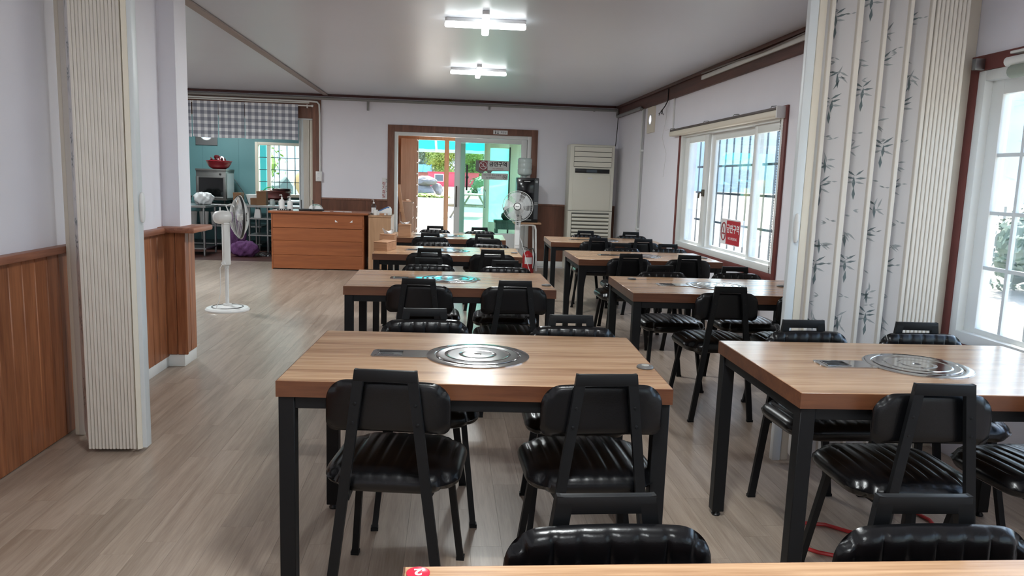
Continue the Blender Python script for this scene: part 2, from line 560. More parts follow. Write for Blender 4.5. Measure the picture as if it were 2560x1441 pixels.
# ------------------------------------------------------------------ windows in the right wall
M_pane = glass('window_pane', (0.93, 0.97, 0.98), 0.5)
M_pane_g = glass('green_tinted_pane', (0.84, 0.97, 0.92), 0.5)
M_grille = mat('grey_blue_grille_bar', rgb(58, 72, 82), 0.5)
def ring_yz(mb, x0, x1, y0, y1, z0, z1, wl, wr_, wb2, wt):
    """rectangular frame in a wall of constant x"""
    mb.box(x0, y0, z0, x1, y0 + wl, z1).box(x0, y1 - wr_, z0, x1, y1, z1)
    mb.box(x0, y0 + wl, z0, x1, y1 - wr_, z0 + wb2).box(x0, y0 + wl, z1 - wt, x1, y1 - wr_, z1)
    return mb
def ring_xz(mb, y0, y1, x0, x1, z0, z1, wl, wr_, wb2, wt):
    mb.box(x0, y0, z0, x0 + wl, y1, z1).box(x1 - wr_, y0, z0, x1, y1, z1)
    mb.box(x0 + wl, y0, z0, x1 - wr_, y1, z0 + wb2).box(x0 + wl, y0, z1 - wt, x1 - wr_, y1, z1)
    return mb

def window(name, y0, y1, z0, z1, sashes, muntins, casing=0.06):
    root = struct(ring_yz(MB(), XR - 0.012, XR + 0.13, y0, y1, z0, z1, 0.05, 0.05, 0.06, 0.05).build(name, M_white, bevel=0.004))
    ring_yz(MB(), XR - 0.018, XR, y0 - casing, y1 + casing, z0 - casing, z1 + casing, casing, casing, casing, casing).build('casing', M_redwood, root, bevel=0.003)
    for i, (a, b, gl, gr, x) in enumerate(sashes):
        f = ring_yz(MB(), x, x + 0.035, a, b, z0 + 0.035, z1 - 0.03, gl - a, b - gr, 0.05, 0.09).build('sash', M_white, root, bevel=0.003)
        MB().box(x + 0.012, gl - 0.006, z0 + 0.08, x + 0.018, gr + 0.006, z1 - 0.115).build('pane', M_pane, f)
        cols, rows = muntins[i]
        for k in range(1, cols):
            yy = gl + (gr - gl) * k / cols
            MB().box(x + 0.006, yy - 0.009, z0 + 0.085, x + 0.024, yy + 0.009, z1 - 0.12).build('muntin', M_post, f)
        for zz in rows:
            MB().box(x + 0.0065, gl, zz - 0.009, x + 0.0235, gr, zz + 0.009).build('muntin', M_post, f)
    return root
w1 = window('window_1', 5.80, 8.44, 0.66, 1.93,
            [(7.64, 8.39, 7.75, 8.25, XR + 0.03), (6.42, 7.66, 6.49, 7.53, XR + 0.07), (5.84, 6.46, 5.89, 6.40, XR + 0.03)], [(1, []), (1, []), (1, [])])
latch = MB()
latch.box(XR + 0.005, 7.655, 1.24, XR + 0.03, 7.685, 1.31).tube([(XR, 7.67, 1.275), (XR - 0.02, 7.67, 1.275), (XR - 0.025, 7.67, 1.22)], 0.009, 8)
latch.build('latch', mat('bronze_latch', rgb(80, 70, 58), 0.4, metal=0.6), w1, bevel=0)
window('window_2', W2[0], W2[1], W2[2], W2[3],
       [(2.30, 3.57, 2.38, 3.49, XR + 0.03), (1.00, 2.34, 1.08, 2.28, XR + 0.07)], [(7, (0.99, 1.26, 1.54)), (7, (0.99, 1.26, 1.54))], casing=0.075)
window('window_3', W3[0], W3[1], W3[2], W3[3],
       [(-1.30, 0.05, -1.22, -0.03, XR + 0.03), (-2.55, -1.26, -2.47, -1.34, XR + 0.07)], [(7, (0.99, 1.26, 1.54)), (7, (0.99, 1.26, 1.54))], casing=0.075)
# outdoor security grille of window 1: every bar a part
gr = thing('window_grille', 'dark grey metal bar grille outside the far window beside the air conditioner', 'grille', (XR + 0.20, 7.1, 0.70))
hb = MB().box(-0.006, -1.33, -0.011, 0.006, 1.33, 0.011).mesh('horizontal_bar', M_grille)
vb = MB().box(-0.006, -0.006, 0, 0.006, 0.006, 1.18).mesh('vertical_bar', M_grille)
for zz in (0.0, 0.274, 0.575, 0.856, 1.18):
    link('horizontal_bar', hb, gr, (0, 0, zz))
for k in range(14):
    link('vertical_bar', vb, gr, (0.0125, -1.31 + 0.2015 * k, 0))
for yy in (-1.33, 1.33):
    for zz in (0.0, 1.18):
        MB().box(-0.06, yy - 0.01, zz - 0.01, 0, yy + 0.01, zz + 0.01).build('bracket', M_grille, gr)

# roller blind over window 1 (headbox, bracket, hooks, bead chain)
rb = thing('roller_blind', 'cream roller blind rolled up above the barred window with bead chain', 'blind', (XR - 0.06, 7.24, 1.90))
MB().box(-0.02, -1.46, 0.0, 0.055, 1.46, 0.055).build('headbox', M_cream, rb, bevel=0.012, segs=3)
MB().box(-0.012, -1.46, 0.056, 0.055, 1.46, 0.078).build('top_rail', mat('dark_rail', rgb(84, 74, 70), 0.5), rb, bevel=0.003)
MB().box(-0.03, -1.475, -0.01, 0.058, -1.455, 0.082).build('end_bracket', M_lampw, rb, bevel=0.004)
hk = MB().tube([(0.05, 0, 0.078), (0.02, 0, 0.092), (-0.012, 0.02, 0.09), (-0.014, 0.03, 0.08)], 0.004, 6).mesh('hook', M_steel2)
for yy in (-1.35, -0.55, 0.25, 1.4):
    link('hook', hk, rb, (0, yy, 0))
ch = MB()
for k in range(62):
    for yy, xx in ((-1.385, 0.046), (-1.445, 0.044)):
        ch.lathe([(0, -0.006), (0.0045, 0), (0, 0.006)], 5, Matrix.Translation((xx, yy, 0.02 - 0.021 * k)))
ch.tube([(0.046, -1.385, 0.03), (0.046, -1.385, -1.28), (0.045, -1.415, -1.30), (0.044, -1.445, -1.28), (0.044, -1.445, 0.03)], 0.0015, 5)
ch.build('bead_chain', mat('bead_chain', rgb(92, 84, 78), 0.5), rb)
# blind roll over window 2
r2 = thing('roller_blind', 'grey green fabric roller blind rolled up above the near right window', 'blind', (XR - 0.05, 2.1, 1.93))
MB().tube([(0, -1.1, 0.03), (0, 1.28, 0.03)], 0.022, 14).build('tube', M_white, r2)
MB().tube([(0.005, -1.1, -0.018), (0.005, 1.25, -0.018)], 0.03, 14).build('fabric_roll', mat('grey_green_fabric', rgb(150, 160, 150), 0.8), r2)
MB().box(-0.012, -1.1, 0.062, 0.035, 1.26, 0.075).build('rail', M_white, r2, bevel=0.004)
MB().box(-0.02, 1.47, 0.02, 0.03, 1.5, 0.075).build('bracket', M_steel2, r2, bevel=0.004)

# exhaust vent plate: square plate with a round hole through the wall
def vent_plate(name, label, loc, rot, half, rad, m, ring_m):
    o = thing(name, label, 'vent', loc)
    o.rotation_euler = rot
    b = MB()
    n = 32
    def sq(i):
        t = 2 * pi * i / n; k = half / max(abs(cos(t)), abs(sin(t)))
        return (k * cos(t), k * sin(t))
    vs, fs = [], []
    for z in (0.0, 0.02):
        vs += [(*sq(i), z) for i in range(n)]
        vs += [(rad * cos(2 * pi * i / n), rad * sin(2 * pi * i / n), z) for i in range(n)]
    for i in range(n):
        j = (i + 1) % n
        fs += [(i, n + i, n + j, j), (2 * n + i, 2 * n + j, 3 * n + j, 3 * n + i), (i, j, 2 * n + j, 2 * n + i), (n + i, 3 * n + i, 3 * n + j, n + j)]
    b.add(vs, fs).build('plate', m, o, ang=30)
    MB().tube([(rad * 1.03 * cos(2 * pi * i / 32), rad * 1.03 * sin(2 * pi * i / 32), 0.02) for i in range(32)], 0.008, 6, closed=True).build('ring', ring_m, o)
    return o
vent_plate('wall_vent', 'cream square vent plate with bright round hole high on the right wall', (XR - 0.001, 9.78, 2.175), (pi / 2, 0, -pi / 2), 0.165, 0.062, M_cream, M_white)

# ------------------------------------------------------------------ folding partitions
M_bamL = mat('bamboo_print_panel', rgb(226, 224, 224), 0.33, noise=(2.5, 0.02))
M_ink1 = mat('bamboo_ink', rgb(116, 130, 133), 0.5)
M_ink2 = mat('bamboo_ink_pale', rgb(168, 174, 176), 0.5)
def bamboo(seed, width, h0, h1, pitch=0.20):
    """flat print on a panel: leaf and stalk shapes in (s, z), on both faces of the panel at +-t"""
    R_ = random.Random(seed)
    dark, pale = MB(), MB()
    def leaf(mb, x, z, a, l, w):
        dx, dz = cos(a), sin(a)
        q = [(x, z), (x + dx * l * .45 - dz * w, z + dz * l * .45 + dx * w), (x + dx * l, z + dz * l), (x + dx * l * .45 + dz * w, z + dz * l * .45 - dx * w)]
        q = [(min(max(s, .008), width - .008), zz) for s, zz in q]
        for t in (-0.0045, 0.0045):
            mb.add([(s, t, zz) for s, zz in q], [(0, 1, 2, 3) if t < 0 else (3, 2, 1, 0)])
    z = h0 + R_.random() * pitch
    k = 0
    while z < h1 - 0.12:
        cx = width * (0.36 + 0.3 * R_.random())
        mb = dark
        zz = z
        if k % 2 == 0:          # segmented stalk with hanging leaves at its head
            lean = R_.uniform(-.006, .006)
            for q in range(2):
                leaf(dark, cx + lean * q, zz + 0.052 * q, pi / 2 + R_.uniform(-.1, .1), 0.062, 0.009)
            for s in (-1, 1):
                for q in range(3):
                    leaf(pale if q == 2 else dark, cx, zz + 0.115 - 0.014 * q, pi / 2 + s * (1.05 + 0.38 * q + R_.uniform(-.15, .15)), 0.050 + R_.random() * .016, 0.0052)
        else:                    # leaf cluster
            for q in range(7):
                leaf(dark if q % 2 else pale, cx + R_.uniform(-.012, .012), zz + R_.uniform(0, .05), R_.uniform(-.7, .7) + (pi if q % 2 else 0) - 0.3 + pi * .5 * (R_.random() < .3), 0.044 + R_.random() * .018, 0.0048)
            leaf(dark, cx, zz - .03, pi / 2 + .1, .075, .008)
        for q in range(2):       # small faint sprigs in between
            sx, sz = width * R_.uniform(.15, .85), z + pitch * R_.uniform(.45, .8)
            for p in range(3):
                leaf(pale, sx, sz, R_.choice((0, pi)) + R_.uniform(-.5, .5), 0.032, 0.0032)
        z += pitch * R_.uniform(.92, 1.08)
        k += 1
    return dark.mesh('bamboo_print', M_ink1), pale.mesh('bamboo_print', M_ink2)
PRINT_W = 0.19
prints = [bamboo(31 + i, PRINT_W, 0.1, 2.42) for i in range(3)]
ZT = 2.46
def panel(parent, a, b, k=None, m=M_bamL):
    """one stiff panel between two fold points a and b (plan)"""
    a, b = Vector(a), Vector(b)
    L_ = (b - a).length
    o = MB().box(0, -0.004, 0.03, L_, 0.004, ZT).build('panel', m, parent, (a.x, a.y, 0))
    o.rotation_euler = (0, 0, math.atan2(b.y - a.y, b.x - a.x))
    if k is not None:
        for me in prints[k % 3]:
            p = link('bamboo_print', me, o)
            p.scale = (L_ / PRINT_W, 1, 1)
    return o
def strip(parent, x, y, w=0.022, d=0.022, m=M_ivory, n='edge_strip'):
    return MB().box(x - w / 2, y - d / 2, 0.02, x + w / 2, y + d / 2, ZT).build(n, m, parent, bevel=0.003, segs=1)
def handle(parent, x, y, rz):
    h = MB()
    h.grid(lambda u, v: (0.012 * cos(2 * pi * u) * sin(pi * v) ** .5 if 0 < v < 1 else 0, -0.012 + 0.016 * sin(2 * pi * u) * (sin(pi * v) ** .5 if 0 < v < 1 else 0), 0.07 * -cos(pi * v)), 12, 10)
    o = h.build('handle', M_white, parent, (x, y, 1.165), merge=True)
    o.rotation_euler = (0, 0, rz)

# right partition: half drawn, bamboo faces towards the room
rp = thing('folding_partition', 'white folding partition with grey bamboo print, half drawn, beside the near right window', 'partition', (0, 0, 0))
lead = MB().box(1.607, 3.408, 0.02, 1.650, 3.444, ZT).build('lead_post', M_post, rp, bevel=0.006)
handle(lead, 1.622, 3.402, 0)
MB().box(1.652, 3.412, 0.02, 1.690, 3.452, ZT).build('inner_post', M_cream, rp, bevel=0.008)
near_x = [1.712, 1.843, 1.966, 2.084, 2.186]
NY, FY = 3.415, 3.60
for i, nx in enumerate(near_x):
    strip(rp, nx, NY - 0.006, 0.020 if i != 1 else 0.026)
    if i + 1 < len(near_x):
        fx = nx + 0.045
        panel(rp, (nx, NY), (fx, FY), None)
        panel(rp, (fx, FY), (near_x[i + 1], NY), i)
        strip(rp, fx, FY + 0.006, 0.02, 0.016)
x = 2.186
k = 0
panel(rp, (2.186, NY), (2.225, FY + 0.05), None)
while x < 2.34:
    strip(rp, 2.214 + 0.0205 * k, NY - 0.002, 0.0178, 0.02)
    panel(rp, (2.214 + 0.0205 * k, NY), (2.224 + 0.0205 * k, 3.65), None)
    x += 0.0205; k += 1
panel(rp, (2.362, NY + 0.01), (2.525, 3.67), 1)
MB().box(2.50, 3.672, 0.0, XR - 0.001, 3.74, ZT).build('wall_jamb', M_cream, rp, bevel=0.004)
MB().box(2.46, 3.655, 0.0, 2.50, 3.70, ZT).build('wall_jamb', M_ivory, rp, bevel=0.004)
MB().box(0.4, 3.5, ZT, XR, 3.58, ZC - 0.001).build('ceiling_track', M_white, rp)
# left partition: fully folded against the left wall
lp = thing('folding_partition', 'cream folding partition folded flat against the pine wainscot on the left', 'partition', (0, 0, 0))
MB().box(XL + 0.05, 3.80, 0.0, -1.83, 3.87, ZT).build('wall_jamb', M_cream, lp, bevel=0.004)
MB().box(-1.83, 3.795, 0.0, -1.80, 3.85, ZT).build('wall_jamb', M_ivory, lp, bevel=0.006)
panel(lp, (-1.80, 3.80), (-1.672, 3.565), 0)
n = 14
for k in range(n):
    xx = -1.664 + 0.0156 * k
    strip(lp, xx, 3.555 + 0.003 * RND.random(), 0.0148, 0.02)
    panel(lp, (xx, 3.565), (xx - 0.046, 3.79), None)
lead = MB().box(-1.447, 3.565, 0.02, -1.41, 3.622, ZT).build('lead_post', M_post, lp, bevel=0.006)
MB().prism([(-1.452, 3.555), (-1.446, 3.545), (-1.430, 3.56), (-1.43, 3.60), (-1.452, 3.60)], ZT - 0.02, Matrix.Translation((0, 0, 0.02))).build('inner_post', M_cream, lp)
handle(lead, -1.402, 3.575, radians(50))
MB().box(XL, 3.64, ZT, 0.4 - 0.001, 3.72, ZC - 0.001).build('ceiling_track', M_white, lp)
# kitchen partition: folded against the right edge of the kitchen opening
kp = thing('folding_partition', 'grey folding partition folded at the right edge of the kitchen opening', 'partition', (0, 0, 0))
for k in range(11):
    xx = -2.245 + 0.0125 * k
    MB().box(xx - 0.0052, YB + 0.01, 0.02, xx + 0.0052, YB + 0.13, 2.13).build('edge_strip', M_post if k < 4 else M_ivory, kp)
MB().box(-2.262, YB - 0.01, 0.02, -2.252, YB + 0.13, 2.13).build('lead_post', M_post, kp)
MB().box(-2.105, YB + 0.01, 0.02, -2.062, YB + 0.13, 2.13).build('wall_jamb', M_cream, kp, bevel=0.004)
MB().box(-3.2, YB + 0.03, 2.132, -2.062, YB + 0.11, 2.155).build('track', M_lampw, kp)
MB().box(-5.55, YB + 0.02, 2.157, -2.062, YB + 0.12, 2.33).build('header_board', M_trimw, kp)

# ------------------------------------------------------------------ entrance sliding door
d1 = struct(ring_xz(MB(), YB - 0.015, YB + 0.13, DOOR[0], DOOR[1], -0.02, DOOR[3], 0.048, 0.06, 0.022, 0.05).build('door_1', M_white, bevel=0.004))
def leaf(x0, x1, y, ws, pane=True):
    f = ring_xz(MB(), y, y + 0.036, x0, x1, 0.006, 1.955, ws, ws, 0.50, 0.068).build('sliding_leaf', M_white, d1, bevel=0.004)
    MB().box(x0 + ws - 0.004, y + 0.014, 0.49, x1 - ws + 0.004, y + 0.020, 1.895).build('pane', M_pane_g, f)
    return f
l1 = leaf(0.078, 1.185, YB + 0.012, 0.088)
l2 = leaf(0.165, 1.188, YB + 0.062, 0.075)
MB().box(0.255, YB - 0.004, 1.16, 0.283, YB + 0.010, 1.55).build('lock_plate', M_dark, l1, bevel=0.004)
MB().lathe([(0, 0.03), (0.02, 0.028), (0.026, 0.0)], 16, Matrix.Translation((0.272, YB - 0.004, 1.36)) @ Matrix.Rotation(pi / 2, 4, 'X')).build('knob', M_dark, l1)
MB().tube([(0.112, YB + 0.01, 0.905), (0.112, YB - 0.02, 0.93), (0.112, YB - 0.02, 1.19), (0.112, YB + 0.01, 1.215)], 0.011, 8).build('door_handle', mat('bronze_handle', rgb(92, 80, 72), 0.4, metal=0.3), l1)
# restroom sign above the door: plate with two figures and lettering
M_ink = mat('black_ink', rgb(30, 30, 32), 0.6)
M_redink = mat('red_ink', rgb(150, 36, 46), 0.6)
M_paper = mat('white_paper', rgb(226, 226, 226), 0.7)
M_plate = mat('sign_grey_plate', rgb(208, 210, 208), 0.5)
wc = thing('restroom_sign', 'small white restroom plate above the glass entrance door', 'sign', (0.765, YB - 0.0255, 2.055))
MB().box(-0.11, -0.004, -0.03, 0.11, 0, 0.03).build('plate', M_paper, wc, bevel=0.001)
fig = MB()
for fx in (-0.075, -0.038):
    fig.lathe([(0, .0008), (0.0065, .0008), (0.0065, 0)], 12, Matrix.Translation((fx, -0.0045, 0.018)) @ Matrix.Rotation(pi / 2, 4, 'X'))
fig.box(-0.0815, -0.0052, -0.022, -0.0685, -0.0042, 0.009)
fig.add([(-0.038, -0.0052, 0.012), (-0.050, -0.0052, -0.022), (-0.026, -0.0052, -0.022)], [(0, 1, 2)])
fig.build('pictogram', M_ink, wc)
link('lettering', text_mesh('화장실', 0.032, M_ink), wc, (0.048, -0.0045, 0.0), FACE)
# closed-day notice on the wall left of the door
nt_ = thing('paper_notice', 'narrow white paper notice with red vertical lettering left of the entrance door', 'notice', (-0.977, YB - 0.0005, 1.145))
MB().box(-0.048, -0.001, -0.16, 0.034, 0, 0.165).build('sheet', M_paper, nt_)
for i, s in enumerate('정기휴일'):
    link('lettering', text_mesh(s, 0.062, M_redink, bold=0.0008), nt_, (-0.018, -0.0016, 0.072 - 0.062 * i), FACE)
for i, s in enumerate('매주일요일'):
    link('lettering', text_mesh(s, 0.026, M_ink), nt_, (0.021, -0.0016, 0.135 - 0.036 * i - (0.03 if i > 1 else 0)), FACE)
# two signs on the sliding leaf
def nosmoke(parent, r, m, y=-0.0016, bar=True):
    ps = MB()
    ps.tube([(r * cos(2 * pi * i / 28), 0, r * sin(2 * pi * i / 28)) for i in range(28)], r * 0.085, 5, closed=True)
    ps.bar((-r * .7, 0, r * .7), (r * .7, 0, -r * .7), r * .13, 0.001, side=(1, 0, 1))
    ps.box(-r * .62, -0.0006, -r * .32, r * .62, 0.0006, -r * .16)
    ps.bar((-r * .1, 0, -r * .05), (r * .12, 0, r * .2), r * .09, 0.001, side=(1, 0, -1)).bar((r * .12, 0, r * .2), (r * .05, 0, r * .55), r * .09, 0.001, side=(1, 0, 0))
    return ps.build('no_smoking_symbol', m, parent)
YD = YB + 0.026
s1 = thing('no_smoking_sign', 'grey and red no smoking sign stuck on the glass entrance door', 'sign', (0.66, YD, 1.55))
MB().prism([(-0.26, -0.085), (-0.19, -0.12), (-0.14, -0.12), (-0.115, -0.085), (-0.09, -0.085), (-0.07, -0.115), (-0.02, -0.115), (0.0, -0.085), (0.26, -0.075), (0.26, 0.075), (-0.26, 0.075)], 0.003, Matrix.Rotation(pi / 2, 4, 'X')).build('plate', mat('grey_sign_plate', rgb(120, 124, 122), 0.5), s1)
MB().box(-0.075, -0.0040, -0.072, 0.255, -0.0031, 0.07).build('white_field', mat('sign_white', rgb(206, 208, 206), 0.5), s1)
MB().box(-0.205, -0.0040, -0.08, -0.077, -0.0031, 0.072).build('red_field', mat('sign_dull_red', rgb(136, 62, 66), 0.5), s1)
q = nosmoke(s1, 0.058, M_paper); q.location = (-0.141, -0.0045, 0.0)
link('lettering', text_mesh('금연구역', 0.076, M_ink, bold=0.0022), s1, (0.088, -0.0042, 0.018), FACE)
link('lettering', text_mesh('NO SMOKING', 0.026, M_redink), s1, (0.088, -0.0042, -0.047), FACE)
s2 = thing('age_limit_sign', 'small grey sign with two black text lines below the no smoking sign', 'sign', (0.70, YD, 1.385))
MB().prism(rrect(0.41, 0.10, 0.01), 0.003, Matrix.Rotation(pi / 2, 4, 'X')).build('plate', M_plate, s2)
link('lettering', text_mesh('19세 미만 청소년에게', 0.032, M_ink), s2, (-0.045, -0.0036, 0.018), FACE)
link('lettering', text_mesh('술 판매금지', 0.03, M_ink), s2, (-0.06, -0.0036, -0.022), FACE)
q = nosmoke(s2, 0.03, M_ink); q.location = (0.155, -0.0045, -0.005)
# red sign on window 1
s3 = thing('no_smoking_sign', 'red and white no smoking sign stuck on the barred right window', 'sign', (XR + 0.066, 6.95, 0.917))
s3.rotation_euler = (0, 0, -pi / 2)
PX = Matrix.Rotation(pi / 2, 4, 'X')
MB().prism(rrect(0.50, 0.245, 0.025), 0.002, PX).build('plate', M_paper, s3)
MB().box(-0.098, -0.0030, -0.115, 0.242, -0.0021, 0.11).build('red_field', mat('sign_red', rgb(186, 34, 50), 0.5), s3)
q = nosmoke(s3, 0.062, M_redink); q.location = (-0.168, -0.0032, 0.0); q.scale = (1.0, 1, 1.35)
link('lettering', text_mesh('금연구역', 0.088, M_paper, bold=0.002), s3, (0.072, -0.0034, 0.028), FACE)
link('lettering', text_mesh('NO SMOKING', 0.036, M_paper), s3, (0.072, -0.0034, -0.06), FACE)

# ------------------------------------------------------------------ tables
TH = 0.73
def burner_parts(t):
    MB().lathe([(0.181, 0), (0.181, 0.003), (0.175, 0.0042), (0.152, 0.0042), (0.150, 0.001), (0.1455, 0.001), (0.1455, 0)], 56, Matrix.Translation((0, 0, TH))).build('burner_rim', M_steel, t, ang=25)
    MB().lathe([(0.145, 0.001), (0.1445, 0.006), (0.138, 0.0068), (0.116, 0.0062), (0.110, 0.0078), (0.104, 0.0062), (0.066, 0.0062), (0.059, 0.0076), (0.052, 0.0064), (0.014, 0.0066), (0.010, 0.0040), (0, 0.0040)], 56, Matrix.Translation((0, 0, TH))).build('burner_lid', M_steel, t, ang=5)
    MB().lathe([(0.0095, 0.0042), (0.0095, 0.0050), (0, 0.0050)], 16, Matrix.Translation((0, 0, TH))).build('lid_hole', M_dark, t)
    # control plate with a square well and a knob
    pl = MB()
    z0, z1 = TH + 0.0002, TH + 0.0036
    pl.box(-0.355, 0.030, z0, -0.165, 0.052, z1).box(-0.355, -0.052, z0, -0.165, -0.030, z1)
    pl.box(-0.262, -0.030, z0, -0.165, 0.030, z1)
    pl.prism([(-0.355, -0.052), (-0.345, -0.030), (-0.345, 0.030), (-0.355, 0.052), (-0.362, 0.050), (-0.368, 0.036), (-0.368, -0.036), (-0.362, -0.050)], z1 - z0, Matrix.Translation((0, 0, z0)))
    pl.build('control_plate', M_steel, t)
    ring = MB().tube([(-0.345, -0.031, TH + .0036), (-0.262, -0.031, TH + .0036), (-0.262, 0.031, TH + .0036), (-0.345, 0.031, TH + .0036)], 0.0022, 6, closed=True)
    ring.build('well_rim', M_steel, t)
    w = MB().box(-0.347, -0.032, TH + 0.0004, -0.260, 0.032, TH + 0.0012).build('control_well', M_dark, t)
    MB().lathe([(0, 0.004), (0.021, 0.0035), (0.023, 0.0012)], 20, Matrix.Translation((-0.315, -0.008, TH))).build('knob', M_black, t)
def make_table():
    t = thing('grill_table', '', 'table')
    MB().box(-0.598, -0.373, TH - 0.05, 0.598, 0.373, TH).build('tabletop', M_lam, t, bevel=0.0015, segs=1)
    eb = MB()
    eb.box(-0.600, -0.375, TH - 0.0502, 0.600, -0.3732, TH - 0.0015).box(-0.600, 0.3732, TH - 0.0502, 0.600, 0.375, TH - 0.0015)
    eb.box(-0.600, -0.3732, TH - 0.0502, -0.5982, 0.3732, TH - 0.0015).box(0.5982, -0.3732, TH - 0.0502, 0.600, 0.3732, TH - 0.0015)
    eb.build('edge_band', M_edge, t)
    lm = MB().box(-0.024, -0.024, 0.022, 0.024, 0.024, TH - 0.0505).mesh('leg', M_black, bevel=0.002, segs=1)
    fm = MB().lathe([(0, 0), (0.017, 0), (0.019, 0.006), (0.015, 0.012), (0.008, 0.0225)], 12).mesh('levelling_foot', M_dark)
    for sx in (-1, 1):
        for sy in (-1, 1):
            l = link('leg', lm, t, (0.570 * sx, 0.345 * sy, 0))
            link('levelling_foot', fm, l)
        MB().box(sx * 0.570 - 0.018, -0.321, TH - 0.088, sx * 0.570 + 0.018, 0.321, TH - 0.0505).build('side_rail', M_black, t, bevel=0.002, segs=1)
    for sy in (-1, 1):
        MB().box(-0.546, sy * 0.347 - 0.018, TH - 0.088, 0.546, sy * 0.347 + 0.018, TH - 0.0505).build('long_rail', M_black, t, bevel=0.002, segs=1)
    burner_parts(t)
    return t
TABLES = {
    'T0': (0.540, 0.755, 0.0, 'wooden grill table in the foreground carrying a red number disc'),
    'T1': (0.112, 2.571, -2.61, 'nearest full wooden grill table in the middle row, steel lid shining'),
    'T2': (0.023, 4.572, 0.0, 'second wooden grill table of the middle row, lid reflecting the doorway'),
    'T3': (0.006, 6.372, -0.5, 'wooden grill table carrying two tissue boxes in the middle row'),
    'T4': (-0.001, 8.020, -1.5, 'wooden grill table carrying one tissue box before the glass door'),
    'R1': (1.692, 2.504, -1.05, 'nearest wooden grill table on the right beside the white-framed window'),
    'R2': (1.666, 4.514, -1.27, 'wooden grill table half hidden behind the bamboo print partition'),
    'R3': (1.652, 6.328, 0.2, 'third wooden grill table in the row along the barred window'),
    'R4': (1.660, 7.959, -1.5, 'farthest wooden grill table on the right, before the air conditioner'),
}
proto = make_table()
first = True
for k, (x, y, a, lab) in TABLES.items():
    if first:
        proto.location = (x, y, 0); proto.rotation_euler = (0, 0, radians(a)); proto['label'] = lab; proto['group'] = 'grill tables'
        first = False
    else:
        dup(proto, (x, y, 0), radians(a), lab, 'grill tables')

# ------------------------------------------------------------------ chairs
def pillow(a, b, mid, half_t, bulge, chan, nchan, depth, flat_back=False, k=0.42, nu=64, nv=18, k2=None):
    """upholstered slab on a rounded rectangle 2a x 2b with stitched channels; returns front and rear heights fn"""
    vs, fs = [], []
    def plan(u, v):
        x, y = a * u, b * v
        kk = k2 if (k2 is not None and y < 0) else k
        dx, dy = abs(x) - (a - kk), abs(y) - (b - kk)
        if dx > 0 and dy > 0:
            f = max(dx, dy) / sqrt(dx * dx + dy * dy)
            x = math.copysign(a - kk + dx * f, x); y = math.copysign(b - kk + dy * f, y)
        return x, y
    def sp(t, n_):
        t = -1 + 2 * t
        return math.copysign(1 - (1 - abs(t)) ** 1.35, t)
    lines = [(-(nchan) / 2 + i) * chan for i in range(nchan + 1)]
    for side in (1, -1):
        o = len(vs)
        for j in range(nv + 1):
            for i in range(nu + 1):
                u, v = sp(i / nu, nu), sp(j / nv, nv)
                x, y = plan(u, v)
                e = (abs(u) ** 6 + abs(v) ** 6) ** (1 / 6)
                e = min(e, 1.0)
                prof = sqrt(max(0.0, 1 - e ** 9))
                z = half_t * prof
                if side > 0:
                    z += bulge * (1 - u * u) * (1 - v * v)
                    dmin = min(abs(x - l) for l in lines)
                    z -= depth * math.exp(-(dmin / 0.0048) ** 2) * prof * (1 - 0.75 * abs(v) ** 5)
                elif flat_back:
                    z *= 0.55
                vs.append((x, y, side * z))
        for j in range(nv):
            for i in range(nu):
                q = (o + j * (nu + 1) + i, o + j * (nu + 1) + i + 1, o + (j + 1) * (nu + 1) + i + 1, o + (j + 1) * (nu + 1) + i)
                fs.append(q if side > 0 else q[::-1])
    return vs, fs
def make_chair():
    """origin on the floor below the handle bar; the chair faces +y"""
    t = thing('dining_chair', '', 'chair')
    vs, fs = pillow(0.212, 0.205, 0, 0.036, 0.012, 0.0435, 8, 0.0045, k=0.115)
    MB().add([(x, y + 0.232 + 0.0, z + 0.427) for x, y, z in vs], fs).build('seat', M_leather, t, merge=True, ang=60)
    vs, fs = pillow(0.187, 0.078, 0, 0.022, 0.006, 0.0505, 6, 0.0062, True, nv=14, k=0.064, k2=0.032)
    MB().add([(-x, 0.034 + z + 0.22 * x * x - 0.10 * y * 0, y + 0.674 - 0.20 * x * x) for x, y, z in vs], fs).build('backrest', M_leather, t, merge=True, ang=60)
    # rear legs run straight from the handle to the floor, flat bars leaning apart
    for s in (-1, 1):
        l = MB().bar((0.177 * s, 0.012, 0.0), (0.0755 * s, 0.0, 0.79), 0.030, 0.017)
        l.box(0.177 * s - 0.017, 0.0025, 0.0, 0.177 * s + 0.017, 0.0215, 0.012)
        for zz in (0.69, 0.632):
            xx = (0.177 + (0.0755 - 0.177) * zz / 0.79) * s
            l.lathe([(0, 0.003), (0.004, 0.002), (0.005, 0)], 8, Matrix.Translation((xx, -0.0065, zz)) @ Matrix.Rotation(pi / 2, 4, 'X'))
        l.build('leg', M_black, t)
        f = MB().bar((0.189 * s, 0.415, 0.0), (0.148 * s, 0.335, 0.41), 0.022, 0.022)
        f.box(0.189 * s - 0.014, 0.402, 0.0, 0.189 * s + 0.014, 0.429, 0.014)
        f.build('leg', M_black, t)
    MB().prism([(-0.0945, 0.757), (0.0945, 0.757), (0.0912, 0.791), (-0.0912, 0.791)], 0.0174, Matrix.Translation((0, 0.0087, 0)) @ Matrix.Rotation(pi / 2, 4, 'X')).build('handle', M_black, t, bevel=0.002)
    fr = MB()
    for s in (-1, 1):
        fr.bar((0.118 * s, 0.012, 0.395), (0.148 * s, 0.345, 0.395), 0.018, 0.022, side=(1, 0, 0))
    fr.box(-0.152, 0.325, 0.384, 0.152, 0.347, 0.406)
    fr.build('seat_frame', M_black, t)
    return t
